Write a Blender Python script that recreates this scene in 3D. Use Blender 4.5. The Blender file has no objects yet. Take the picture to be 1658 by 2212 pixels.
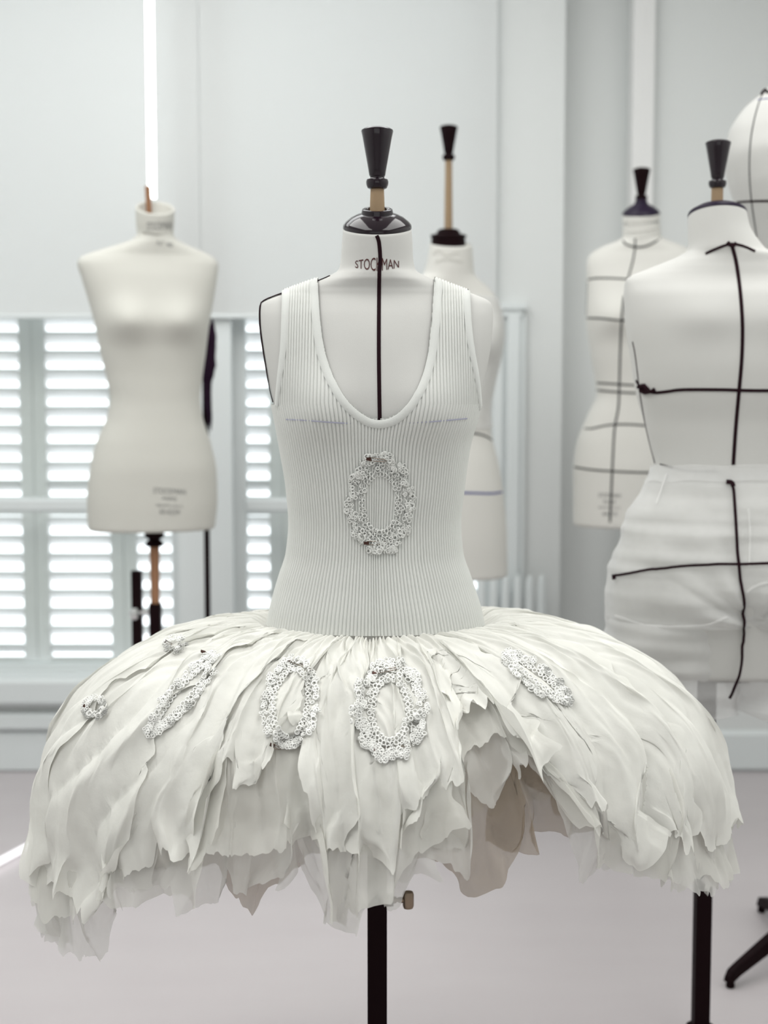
import bpy, math, random
import numpy as np
from mathutils import Vector, Matrix, noise
from mathutils.bvhtree import BVHTree

random.seed(4); np.random.seed(4)
PI = math.pi
S = bpy.context.scene
C = S.collection

# ------------------------------------------------------------ camera, world, lights, exposure
CAM_Z, PITCH, F, CX, CY = 1.4, math.radians(4.87), 3072.0, 829.0, 1106.0
cd = bpy.data.cameras.new('camera'); cam = bpy.data.objects.new('camera', cd); C.objects.link(cam)
cam.location = (0, 0, CAM_Z); cam.rotation_euler = (PI/2 - PITCH, 0, 0)
cd.sensor_fit = 'VERTICAL'; cd.sensor_height = 36; cd.sensor_width = 27; cd.lens = 36*F/2212
cd.dof.use_dof = True; cd.dof.focus_distance = 2.15; cd.dof.aperture_fstop = 3.2
cd.clip_start = 0.05
S.camera = cam

w = bpy.data.worlds.new('overcast_sky'); S.world = w; w.use_nodes = True
bg = w.node_tree.nodes['Background']; bg.inputs[0].default_value = (0.93, 0.95, 1.0, 1); bg.inputs[1].default_value = 2.7

S.view_settings.view_transform = 'Standard'; S.view_settings.look = 'None'
S.view_settings.gamma = 1; S.view_settings.use_curve_mapping = False
S.view_settings.exposure = 0.22
S.cycles.use_denoising = True
S.cycles.max_bounces = 8; S.cycles.diffuse_bounces = 3; S.cycles.transparent_max_bounces = 12
S.cycles.use_adaptive_sampling = True; S.cycles.adaptive_threshold = 0.05
S.cycles.transmission_bounces = 4; S.cycles.glossy_bounces = 3
S.cycles.sample_clamp_indirect = 6

def area(name, loc, rot, sx, sy, power, col=(1, 1, 1)):
    l = bpy.data.lights.new(name, 'AREA'); l.shape = 'RECTANGLE'; l.size = sx; l.size_y = sy
    l.energy = power; l.color = col
    o = bpy.data.objects.new(name, l); C.objects.link(o); o.location = loc; o.rotation_euler = rot
    return o
# two fluorescent ceiling panels, then an added fill
area('panel_light_a', (-1.15, 1.9, 3.25), (0, 0, 0), 1.1, 3.2, 44, (1.0, 1.0, 0.975))
area('panel_light_b', (1.15, 1.9, 3.25), (0, 0, 0), 1.1, 3.2, 40, (1.0, 1.0, 0.975))
area('back_wall_fill', (-0.9, 4.1, 3.25), (0, 0, 0), 2.8, 0.9, 17, (0.98, 1.0, 1.0))  # fill light added to brighten the back wall and ceiling
# daylight from the tall windows on the camera side of the room
area('window_light', (-0.3, -2.55, 1.9), (math.radians(90), 0, 0), 3.6, 1.9, 12, (0.96, 1.0, 0.99))

# ------------------------------------------------------------ helpers
def P(px, py, Y):
    dx = px - CX; dy = F*math.cos(PITCH) + (CY-py)*math.sin(PITCH); dz = -F*math.sin(PITCH) + (CY-py)*math.cos(PITCH)
    t = Y/dy
    return Vector((dx*t, Y, CAM_Z + dz*t))
def proj(x, y, z):
    z = z - CAM_Z
    d = y*math.cos(PITCH) - z*math.sin(PITCH); u = y*math.sin(PITCH) + z*math.cos(PITCH)
    return CX + F*x/d, CY - F*u/d
def rayd(px, py):
    return (P(px, py, 1.0) - Vector((0, 0, CAM_Z))).normalized()
def FZ(py, Y): return P(CX, py, Y).z

def mat(name, col, rough=0.6, spec=0.3, metal=0, bump=None, var=None, coat=0, sheen=0):
    m = bpy.data.materials.new(name); m.use_nodes = True; nt = m.node_tree; b = nt.nodes['Principled BSDF']
    b.inputs['Base Color'].default_value = (*col, 1); b.inputs['Roughness'].default_value = rough
    b.inputs['Specular IOR Level'].default_value = spec; b.inputs['Metallic'].default_value = metal
    b.inputs['Coat Weight'].default_value = coat; b.inputs['Coat Roughness'].default_value = 0.04
    tc = nt.nodes.new('ShaderNodeTexCoord')
    if bump:
        n = nt.nodes.new('ShaderNodeTexNoise'); n.inputs['Scale'].default_value = bump[0]; n.inputs['Detail'].default_value = 4
        bp = nt.nodes.new('ShaderNodeBump'); bp.inputs['Strength'].default_value = bump[1]; bp.inputs['Distance'].default_value = bump[2] if len(bump) > 2 else 0.002
        nt.links.new(tc.outputs['Object'], n.inputs['Vector']); nt.links.new(n.outputs['Fac'], bp.inputs['Height']); nt.links.new(bp.outputs['Normal'], b.inputs['Normal'])
    if var:   # (scale, other colour, stretch)
        mp = nt.nodes.new('ShaderNodeMapping'); mp.inputs['Scale'].default_value = var[2] if len(var) > 2 else (1, 1, 1)
        n = nt.nodes.new('ShaderNodeTexNoise'); n.inputs['Scale'].default_value = var[0]; n.inputs['Detail'].default_value = 5
        r = nt.nodes.new('ShaderNodeMix'); r.data_type = 'RGBA'
        r.inputs['A'].default_value = (*col, 1); r.inputs['B'].default_value = (*var[1], 1)
        nt.links.new(tc.outputs['Object'], mp.inputs[0]); nt.links.new(mp.outputs[0], n.inputs['Vector'])
        nt.links.new(n.outputs['Fac'], r.inputs['Factor']); nt.links.new(r.outputs['Result'], b.inputs['Base Color'])
    return m

def cloth_mat(name, col, opacity, transl, weave=900, crumple=60, cs=0.35):
    m = bpy.data.materials.new(name); m.use_nodes = True; nt = m.node_tree; nt.nodes.clear()
    N = nt.nodes.new; L = nt.links.new
    out = N('ShaderNodeOutputMaterial'); tc = N('ShaderNodeTexCoord')
    n = N('ShaderNodeTexNoise'); n.inputs['Scale'].default_value = crumple; n.inputs['Detail'].default_value = 5
    bp = N('ShaderNodeBump'); bp.inputs['Strength'].default_value = cs; bp.inputs['Distance'].default_value = 0.003
    L(tc.outputs['Object'], n.inputs['Vector']); L(n.outputs['Fac'], bp.inputs['Height'])
    d = N('ShaderNodeBsdfDiffuse'); d.inputs[0].default_value = (*col, 1); L(bp.outputs[0], d.inputs['Normal'])
    t = N('ShaderNodeBsdfTranslucent'); t.inputs[0].default_value = (*col, 1)
    mx = N('ShaderNodeMixShader'); mx.inputs[0].default_value = transl; L(d.outputs[0], mx.inputs[1]); L(t.outputs[0], mx.inputs[2])
    tr = N('ShaderNodeBsdfTransparent')
    # sheerness varies with the density of the weave
    n2 = N('ShaderNodeTexNoise'); n2.inputs['Scale'].default_value = 9; n2.inputs['Detail'].default_value = 3; L(tc.outputs['Object'], n2.inputs['Vector'])
    mr = N('ShaderNodeMapRange'); mr.inputs['From Min'].default_value = 0.3; mr.inputs['From Max'].default_value = 0.7
    mr.inputs['To Min'].default_value = opacity - 0.08; mr.inputs['To Max'].default_value = min(1, opacity + 0.08)
    L(n2.outputs['Fac'], mr.inputs['Value'])
    m2 = N('ShaderNodeMixShader'); L(mr.outputs[0], m2.inputs[0]); L(tr.outputs[0], m2.inputs[1]); L(mx.outputs[0], m2.inputs[2])
    L(m2.outputs[0], out.inputs[0])
    return m

M = {}
M['wall'] = mat('painted_plaster', (0.775, 0.795, 0.785), 0.8, 0.2, bump=(40, 0.1))
M['trim'] = mat('painted_trim', (0.78, 0.82, 0.82), 0.5, 0.35)
M['ceil'] = mat('ceiling_paint', (0.85, 0.85, 0.84), 0.8)
M['floor'] = mat('pale_resin_floor', (0.555, 0.512, 0.525), 0.42, 0.3, var=(2.2, (0.60, 0.56, 0.568), (1, 3, 1)), bump=(14, 0.04))
M['shutter'] = mat('shutter_paint', (0.86, 0.86, 0.86), 0.6, 0.2)
M['canvas'] = mat('form_canvas', (0.635, 0.628, 0.58), 0.85, 0.15, bump=(900, 0.25, 0.0006), var=(6, (0.60, 0.592, 0.545)))
M['canvas_white'] = mat('white_form_canvas', (0.625, 0.622, 0.60), 0.85, 0.15, bump=(900, 0.25, 0.0006), var=(6, (0.60, 0.595, 0.572)))
M['canvas_pink'] = mat('cream_form_canvas', (0.70, 0.69, 0.65), 0.85, 0.15, bump=(900, 0.25, 0.0006))
M['lacquer'] = mat('black_lacquer', (0.010, 0.004, 0.008), 0.10, 0.35, coat=0.25)
M['indigo'] = mat('worn_black_lacquer', (0.018, 0.010, 0.028), 0.35, 0.25)
M['steel'] = mat('black_painted_steel', (0.008, 0.002, 0.003), 0.6, 0.08)
M['wood'] = mat('beech_wood', (0.29, 0.20, 0.12), 0.55, 0.2, var=(60, (0.36, 0.26, 0.16), (1, 1, 0.05)))
M['redwood'] = mat('reddish_wood', (0.30, 0.145, 0.08), 0.55, 0.2, var=(60, (0.42, 0.23, 0.13), (1, 1, 0.05)))
M['metal'] = mat('bronze_knob', (0.30, 0.23, 0.17), 0.35, 0.5, metal=0.8)
M['chrome'] = mat('chrome', (0.7, 0.7, 0.7), 0.25, 0.5, metal=1)
M['tape'] = mat('black_tape', (0.016, 0.005, 0.008), 0.8, 0.1)
M['greytape'] = mat('thin_black_tape', (0.05, 0.05, 0.05), 0.8, 0.1)
M['bluetape'] = mat('navy_tape', (0.06, 0.07, 0.26), 0.8, 0.1)
M['ink'] = mat('printed_ink', (0.10, 0.045, 0.045), 0.9, 0.05)
M['greyink'] = mat('faded_ink', (0.20, 0.20, 0.20), 0.9, 0.05)
M['knit'] = mat('white_rib_knit', (0.735, 0.745, 0.715), 0.9, 0.1, bump=(700, 0.5, 0.0008))
M['knitband'] = mat('white_knit_band', (0.72, 0.732, 0.705), 0.9, 0.1, bump=(900, 0.5, 0.0008))
M['chiffon'] = cloth_mat('ivory_chiffon', (0.92, 0.915, 0.865), 0.76, 0.32)
M['chiffon_mid'] = cloth_mat('ivory_chiffon_layer', (0.92, 0.915, 0.865), 0.70, 0.32)
M['chiffon_sheer'] = cloth_mat('sheer_ivory_chiffon', (0.90, 0.895, 0.86), 0.58, 0.35)
M['chiffon_top'] = cloth_mat('dense_ivory_chiffon', (0.93, 0.925, 0.875), 0.94, 0.18)
M['under'] = cloth_mat('shade_toned_tulle', (0.50, 0.42, 0.33), 0.66, 0.40)  # shade inside the skirt is put into this brown colour
M['muslin'] = cloth_mat('sheer_white_muslin', (0.90, 0.90, 0.89), 0.60, 0.35, crumple=22, cs=0.8)
M['crochet'] = mat('crochet_cotton', (0.93, 0.93, 0.90), 0.8, 0.2)
M['crochet_knit'] = mat('bodice_crochet_cotton', (0.80, 0.805, 0.775), 0.85, 0.15)
M['show_through'] = mat('lilac_show_through', (0.42, 0.42, 0.52), 0.9, 0.05)  # tint of the form's tape as it shows through the knit
M['darkcloth'] = mat('dark_plum_cloth', (0.020, 0.008, 0.020), 0.9, 0.1, bump=(60, 0.6, 0.01))
M['pin'] = mat('pin_metal', (0.30, 0.24, 0.20), 0.3, 0.5, metal=0.9)
M['pinhead'] = mat('pin_clasp', (0.07, 0.03, 0.022), 0.35, 0.5, metal=0.6)

def emis(name, col, st):
    m = bpy.data.materials.new(name); m.use_nodes = True; nt = m.node_tree; nt.nodes.clear()
    e = nt.nodes.new('ShaderNodeEmission'); e.inputs[0].default_value = (*col, 1); e.inputs[1].default_value = st
    o = nt.nodes.new('ShaderNodeOutputMaterial'); nt.links.new(e.outputs[0], o.inputs[0]); return m
M['tube'] = emis('lit_tube', (0.97, 1, 0.99), 5)
M['tube_floor'] = emis('lit_floor_tube', (1.0, 0.98, 1.0), 1.3)
def glass():
    m = bpy.data.materials.new('window_glass'); m.use_nodes = True; nt = m.node_tree; nt.nodes.clear()
    a = nt.nodes.new('ShaderNodeBsdfTransparent'); a.inputs[0].default_value = (0.95, 0.97, 0.96, 1)
    g = nt.nodes.new('ShaderNodeBsdfGlossy'); g.inputs['Roughness'].default_value = 0.05
    x = nt.nodes.new('ShaderNodeMixShader'); x.inputs[0].default_value = 0.05
    o = nt.nodes.new('ShaderNodeOutputMaterial')
    nt.links.new(a.outputs[0], x.inputs[1]); nt.links.new(g.outputs[0], x.inputs[2]); nt.links.new(x.outputs[0], o.inputs[0]); return m
M['glass'] = glass()
def blindmat():
    m = bpy.data.materials.new('blind_fabric'); m.use_nodes = True; nt = m.node_tree; nt.nodes.clear()
    N = nt.nodes.new; L = nt.links.new
    d = N('ShaderNodeBsdfDiffuse'); t = N('ShaderNodeBsdfTranslucent')
    d.inputs[0].default_value = (0.88, 0.89, 0.88, 1); t.inputs[0].default_value = (0.86, 0.88, 0.88, 1)
    x = N('ShaderNodeMixShader'); x.inputs[0].default_value = 0.35
    tr = N('ShaderNodeBsdfTransparent'); y = N('ShaderNodeMixShader'); y.inputs[0].default_value = 0.035
    o = N('ShaderNodeOutputMaterial')
    L(d.outputs[0], x.inputs[1]); L(t.outputs[0], x.inputs[2]); L(x.outputs[0], y.inputs[1]); L(tr.outputs[0], y.inputs[2]); L(y.outputs[0], o.inputs[0]); return m
M['blind'] = blindmat()

class MB:
    def __init__(s): s.v = []; s.f = []
    def add(s, v, f):
        b = len(s.v); s.v += [tuple(p) for p in v]; s.f += [tuple(i+b for i in q) for q in f]; return s
    def box(s, x0, x1, y0, y1, z0, z1, M4=None):
        v = [Vector((x, y, z)) for x in (x0, x1) for y in (y0, y1) for z in (z0, z1)]
        if M4: v = [M4 @ p for p in v]
        return s.add(v, [(0, 1, 3, 2), (4, 6, 7, 5), (0, 4, 5, 1), (2, 3, 7, 6), (0, 2, 6, 4), (1, 5, 7, 3)])
    def bbox(s, x0, x1, y0, y1, z0, z1, b):   # box with chamfered vertical section along x (profile in y,z)
        pr = [(y0+b, z0), (y1, z0), (y1, z1), (y0+b, z1), (y0, z1-b), (y0, z0+b)]
        n = len(pr); v = [(x, *p) for x in (x0, x1) for p in pr]
        f = [(i, (i+1) % n, (i+1) % n+n, i+n) for i in range(n)] + [tuple(range(n))[::-1], tuple(range(n, 2*n))]
        return s.add(v, f)
    def lathe(s, prof, n=40, M4=None, cap=True):
        v = []
        for r, z in prof:
            for i in range(n):
                a = 2*PI*i/n; v.append(Vector((r*math.cos(a), r*math.sin(a), z)))
        if M4: v = [M4 @ p for p in v]
        f = [(k*n+i, k*n+(i+1) % n, (k+1)*n+(i+1) % n, (k+1)*n+i) for k in range(len(prof)-1) for i in range(n)]
        if cap: f += [tuple(range(n))[::-1], tuple(range((len(prof)-1)*n, len(prof)*n))]
        return s.add(v, f)
    def tube(s, pts, r, n=8, cap=True):
        pts = [Vector(p) for p in pts]; v = []; up = Vector((0.31, 0.2, 0.93)).normalized()
        for i, p in enumerate(pts):
            d = (pts[min(i+1, len(pts)-1)] - pts[max(i-1, 0)]).normalized()
            a = d.cross(up).normalized(); b = d.cross(a); rr = r[i] if hasattr(r, '__len__') else r
            for k in range(n):
                t = 2*PI*k/n; v.append(p + a*rr*math.cos(t) + b*rr*math.sin(t))
        f = [(i*n+k, i*n+(k+1) % n, (i+1)*n+(k+1) % n, (i+1)*n+k) for i in range(len(pts)-1) for k in range(n)]
        if cap: f += [tuple(range(n))[::-1], tuple(range((len(pts)-1)*n, len(pts)*n))]
        return s.add(v, f)
    def ribbon(s, pts, nrm, width, th):
        v = []; n = len(pts)
        for i, (p, q) in enumerate(zip(pts, nrm)):
            d = (pts[min(i+1, n-1)] - pts[max(i-1, 0)]).normalized(); c = d.cross(q).normalized()*width/2
            wv = width
            v += [p-c, p-c*0.8+q*th, p+c*0.8+q*th, p+c]
        f = []
        for i in range(n-1):
            for k in range(3): f.append((i*4+k, i*4+k+1, i*4+k+5, i*4+k+4))
        f += [(0, 1, 2, 3), (n*4-1, n*4-2, n*4-3, n*4-4)]
        return s.add(v, f)
    def build(s, name, m, parent=None, smooth=False, angle=None):
        me = bpy.data.meshes.new(name); me.from_pydata(s.v, [], s.f); me.materials.append(m)
        if smooth: me.shade_smooth()
        if angle: me.set_sharp_from_angle(angle=math.radians(angle))
        me.update()
        o = bpy.data.objects.new(name, me); C.objects.link(o)
        if parent:
            o.parent = parent
            o.matrix_parent_inverse = wm(parent).inverted()
        return o
def wm(o):
    m = Matrix.LocRotScale(o.location, o.rotation_euler, o.scale)
    return (wm(o.parent) @ o.matrix_parent_inverse @ m) if o.parent else m
def npmesh(name, V, Fq, m, parent=None, smooth=True):
    me = bpy.data.meshes.new(name)
    me.vertices.add(len(V)); me.vertices.foreach_set('co', np.asarray(V, np.float32).ravel())
    Fq = np.asarray(Fq, np.int32); k = Fq.shape[1]
    me.loops.add(Fq.size); me.loops.foreach_set('vertex_index', Fq.ravel())
    me.polygons.add(len(Fq)); me.polygons.foreach_set('loop_start', np.arange(0, Fq.size, k, dtype=np.int32))
    me.update(calc_edges=True); me.validate()
    if smooth: me.shade_smooth()
    me.materials.append(m)
    o = bpy.data.objects.new(name, me); C.objects.link(o)
    if parent: o.parent = parent; o.matrix_parent_inverse = wm(parent).inverted()
    return o
def thing(name, label, cat, loc, group=None):
    o = bpy.data.objects.new(name, None); o.empty_display_size = 0.05; C.objects.link(o); o.location = loc
    tag(o, label, cat, group); return o
def tag(o, label=None, cat=None, group=None, kind=None):
    if label: o['label'] = label
    if cat: o['category'] = cat
    if group: o['group'] = group
    if kind: o['kind'] = kind
    return o
def struct(name, mb, m, parent=None, **k):
    o = mb.build(name, m, parent, **k)
    if not parent: o['kind'] = 'structure'
    return o

# ------------------------------------------------------------ room shell
D = 5.16
XL, XR, YB, ZC = -2.6, 2.2, -2.7, 3.3
xp = lambda px, Y=D: P(px, 1106, Y).x
struct('floor', MB().box(XL, XR, YB, D+0.5, -0.1, 0), M['floor'])
struct('ceiling', MB().box(XL, XR, YB, D+0.6, ZC, ZC+0.1), M['ceil'])
struct('wall_left', MB().box(XL-0.1, XL, YB, D+0.6, 0, ZC), M['wall'])
struct('wall_right', MB().box(XR, XR+0.1, YB, D+0.6, 0, ZC), M['wall'])
struct('wall_front', MB().box(XL, XR, YB-0.1, YB, 0, ZC), M['wall'])
zs = FZ(1460, D)            # top of the ledge under the windows
w1 = (-2.45, xp(388)); w2 = (xp(500), xp(1062)); ZT = 3.1
nx0, nx1 = xp(1210), xp(1352)
b = MB()
b.box(XL, nx0, D, D+0.22, 0, zs-0.02)                   # below the windows
b.box(XL, nx0, D, D+0.22, ZT, ZC)
b.box(XL, w1[0], D, D+0.22, zs-0.02, ZT)
b.box(w1[1], w2[0], D, D+0.22, zs-0.02, ZT)
b.box(w2[1], nx0, D, D+0.22, zs-0.02, ZT)
b.box(nx0-0.01, nx1+0.01, D+0.13, D+0.23, 0, ZC)        # recess
b.box(nx0-0.1, nx0, D+0.2, D+0.5, 0, ZC)
b.box(nx1, XR, D, D+0.5, 0, ZC)
struct('wall_back', b, M['wall'])
# mouldings below the windows
z1, z2, z3 = FZ(1530, D), FZ(1580, D), 0.0
struct('trim_1', MB().bbox(XL, nx0-0.05, D-0.06, D+0.10, z1+0.02, zs, 0.015), M['trim'])
struct('trim_2', MB().bbox(XL, nx0-0.05, D-0.04, D, z2+0.01, z1-0.012, 0.012), M['trim'])
struct('baseboard_back', MB().bbox(XL, nx0, D-0.022, D, 0, z2+0.004, 0.01).bbox(nx1, XR, D-0.022, D, 0, FZ(1577, D), 0.014), M['trim'])
# white trunking that runs up the recess corner
struct('trim_3', MB().box(nx1-0.004, xp(1394), D-0.035, D+0.05, 0, ZC), M['ceil'])
# architrave to the right of the second window
b = MB()
za = FZ(657, D)
x0, x1 = xp(1062), xp(1130)
for a0, a1, pr in ((0, .28, .03), (.28, .42, .018), (.42, .8, .04), (.8, 1.0, .026)):
    b.box(x0+(x1-x0)*a0, x0+(x1-x0)*a1, D-pr, D+0.01, 0.3, za-0.04)
b.box(xp(1040), x1, D-.045, D+.01, za-.02, za); b.box(xp(1040), x1-.012, D-.035, D+.01, za-.045, za-.02)
struct('trim_4', b, M['trim'])

struct('trim_5', MB().bbox(xp(386), xp(502), D-0.014, D+0.04, zs, ZC, 0.008), M['trim'])
# windows: frame, glazing bar, pane, shutter leaves with single louvres
Yw = D+0.09
slat_pitch = (FZ(707.6, D+0.30) - FZ(1066, D+0.30))/9
zslat0 = FZ(1456, D+0.30)
th = math.radians(30)
sl_w = 0.086
me_cache = {}
def louvre(x0, x1, z, parent):
    wd = round(x1-x0, 4)
    if wd not in me_cache:
        # slanted board: inner edge high, outer edge low
        pr = []
        t = 0.005
        for (a, c) in ((-sl_w/2, -t), (sl_w/2, -t), (sl_w/2+0.003, 0), (sl_w/2, t), (-sl_w/2, t), (-sl_w/2-0.003, 0)):
            pr.append((a*math.cos(th) + c*math.sin(th), -a*math.sin(th) + c*math.cos(th)))
        n = 6; v = [(x, *p) for x in (-wd/2, wd/2) for p in pr]
        f = [(i, (i+1) % n, (i+1) % n+n, i+n) for i in range(n)] + [tuple(range(n))[::-1], tuple(range(n, 2*n))]
        me = bpy.data.meshes.new('louvre'); me.from_pydata(v, [], f); me.materials.append(M['shutter']); me_cache[wd] = me
    o = bpy.data.objects.new('louvre', me_cache[wd]); C.objects.link(o)
    o.location = ((x0+x1)/2, D+0.31, z); o.parent = parent
    o.matrix_parent_inverse = wm(parent).inverted()
def window(name, x0, x1, leaves):
    b = MB(); fr = 0.045
    b.box(x0, x0+fr, Yw, Yw+0.06, zs, ZT).box(x1-fr, x1, Yw, Yw+0.06, zs, ZT)
    b.box(x0, x1, Yw, Yw+0.06, zs, zs+fr*0.6).box(x0, x1, Yw, Yw+0.06, ZT-fr, ZT)
    W = b.build(name, M['trim']); W['kind'] = 'structure'
    zg0, zg1 = FZ(1106, Yw), FZ(1076, Yw)
    MB().bbox(x0+fr, x1-fr, Yw-0.012, Yw+0.05, zg0, zg1, 0.01).build('glazing_bar', M['trim'], W)
    g = MB().box(x0+fr, x1-fr, Yw+0.022, Yw+0.027, zs+fr*.6, zg0); g.build('pane', M['glass'], W)
    g = MB().box(x0+fr, x1-fr, Yw+0.022, Yw+0.027, zg1, ZT-fr); g.build('pane', M['glass'], W)
    Y = D+0.31
    for (a, c) in leaves:
        st = 0.05
        f = MB().box(a, a+st, Y-0.02, Y+0.02, zs-0.05, ZT).box(c-st, c, Y-0.02, Y+0.02, zs-0.05, ZT)
        f.box(a+st, c-st, Y-0.02, Y+0.02, zs-0.05, zs+0.012)
        zm0, zm1 = FZ(1112, Y), FZ(1072, Y)
        f.box(a+st, c-st, Y-0.02, Y+0.02, zm0, zm1)
        lf = f.build('shutter_leaf', M['shutter'], W)
        z = zslat0 + 0.03
        while z < ZT-0.03:
            if not (zm0-0.02 < z < zm1+0.01): louvre(a+st, c-st, z, lf)
            z += slat_pitch
Ys = D+0.31
xq = lambda px: P(px, 1106, Ys).x
q = [xq(-300), xq(-112), xq(78), xq(268), xq(458)]
window('window_1', w1[0], w1[1], [(q[i]+.001, q[i+1]-.001) for i in range(4)] + [(q[0]-0.34, q[0]-.001), (q[0]-.68, q[0]-.341)])
q = [xq(425), xq(611), xq(800), xq(990), xq(1180)]
window('window_2', w2[0], w2[1], [(q[i]+.001, q[i+1]-.001) for i in range(4)])

# roller blinds
def blind(x0, x1, label, zb):
    t = thing('roller_blind', label, 'blind', ((x0+x1)/2, D-0.03, ZC-0.02), 'roller blinds over the shuttered windows')
    MB().box(x0, x1, D-0.031, D-0.029, zb, ZC-0.06).build('blind_fabric', M['blind'], t)
    MB().tube([(x0, D-0.03, ZC-0.05), (x1, D-0.03, ZC-0.05)], 0.03, 16).build('roller', M['trim'], t)
    MB().bbox(x0, x1, D-0.039, D-0.022, zb-0.004, zb+0.012, 0.004).build('bottom_bar', M['trim'], t)
zb = FZ(686, D-0.03)
blind(-2.4, xp(441), 'pale roller blind behind the bare form and the lit tube', zb)
blind(xp(442), xp(1066), 'pale roller blind hanging behind the form in the knitted dress', zb)

# radiator between the window and the recess
t = thing('radiator', 'white column radiator behind the forms, under the framed moulding', 'radiator', (xp(1030), D-0.1, 0))
for i in range(9):
    x = xp(960)+i*0.043
    pf = [(0.003, 0.12), (0.014, 0.13), (0.016, 0.2), (0.016, FZ(1235, D)-.07), (0.012, FZ(1235, D)-.02), (0.004, FZ(1235, D))]
    MB().lathe(pf, 12, Matrix.Translation((x, D-0.10, 0))).build('radiator_column', M['trim'], t, smooth=True)
MB().box(xp(960), xp(960)+8*0.043, D-0.115, D-0.085, 0.15, 0.19).build('header_pipe', M['trim'], t)
for x in (xp(960)+.02, xp(960)+.32): MB().lathe([(0.014, 0), (0.011, 0.02), (0.011, 0.15)], 10, Matrix.Translation((x, D-.1, 0))).build('foot', M['trim'], t)

# ------------------------------------------------------------ lit tubes
bx, by = P(328, 400, 4.75).x, 4.75
t = thing('tube_lamp', 'upright lit fluorescent tube hanging above the bare form', 'lamp', (bx, by, FZ(432, by)))
MB().tube([(bx, by, FZ(430, by)), (bx, by, ZC-0.12)], 0.0125, 14).build('lit_tube', M['tube'], t, smooth=True, angle=40)
MB().lathe([(0.016, FZ(445, by)), (0.016, FZ(430, by))], 14, Matrix.Translation((bx, by, 0))).build('end_cap', M['trim'], t)
MB().lathe([(0.016, ZC-0.12), (0.016, ZC)], 14, Matrix.Translation((bx, by, 0))).build('ceiling_mount', M['trim'], t)
pa, pb = P(103, 1803, 4.38), P(-120, 1915, 4.0)
def onfloor(px, py, z=0.0):
    d = rayd(px, py); k = (z-CAM_Z)/d.z; return Vector((0, 0, CAM_Z)) + d*k
pa, pb = onfloor(80, 1817, 0.02), onfloor(-260, 2000, 0.02)
dd = (pb-pa).normalized()
t = thing('floor_lamp_tube', 'slim lit tube lying on the floor beside the skirt', 'lamp', (pa.x, pa.y, 0))
MB().tube([pa, pb], 0.011, 12).build('lit_tube', M['tube_floor'], t, smooth=True, angle=40)
MB().tube([pa - dd*0.05, pa], 0.014, 12).build('end_cap', M['chrome'], t, smooth=True, angle=40)
for p in (pa+dd*0.02, pb-dd*.02): MB().box(p.x-.02, p.x+.02, p.y-.01, p.y+.01, 0, 0.012).build('foot', M['trim'], t)

# ------------------------------------------------------------ dress forms
def interp(tab, t):
    tab = sorted(tab); X = [r[0] for r in tab]
    t = min(max(t, X[0]), X[-1]); i = 0
    while i < len(X)-2 and t > X[i+1]: i += 1
    h = X[i+1]-X[i]; u = (t-X[i])/h; out = []
    for k in range(1, len(tab[0])):
        y0, y1 = tab[i][k], tab[i+1][k]; d = (y1-y0)/h
        def sl(j):
            if j == 0 or j == len(X)-1: return d
            a = (tab[j][k]-tab[j-1][k])/(X[j]-X[j-1]); c = (tab[j+1][k]-tab[j][k])/(X[j+1]-X[j])
            return 0 if a*c <= 0 else 2*a*c/(a+c)
        m0, m1 = sl(i), sl(i+1)
        out.append((2*u**3-3*u**2+1)*y0+(u**3-2*u**2+u)*h*m0+(-2*u**3+3*u**2)*y1+(u**3-u**2)*h*m1)
    return out

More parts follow.
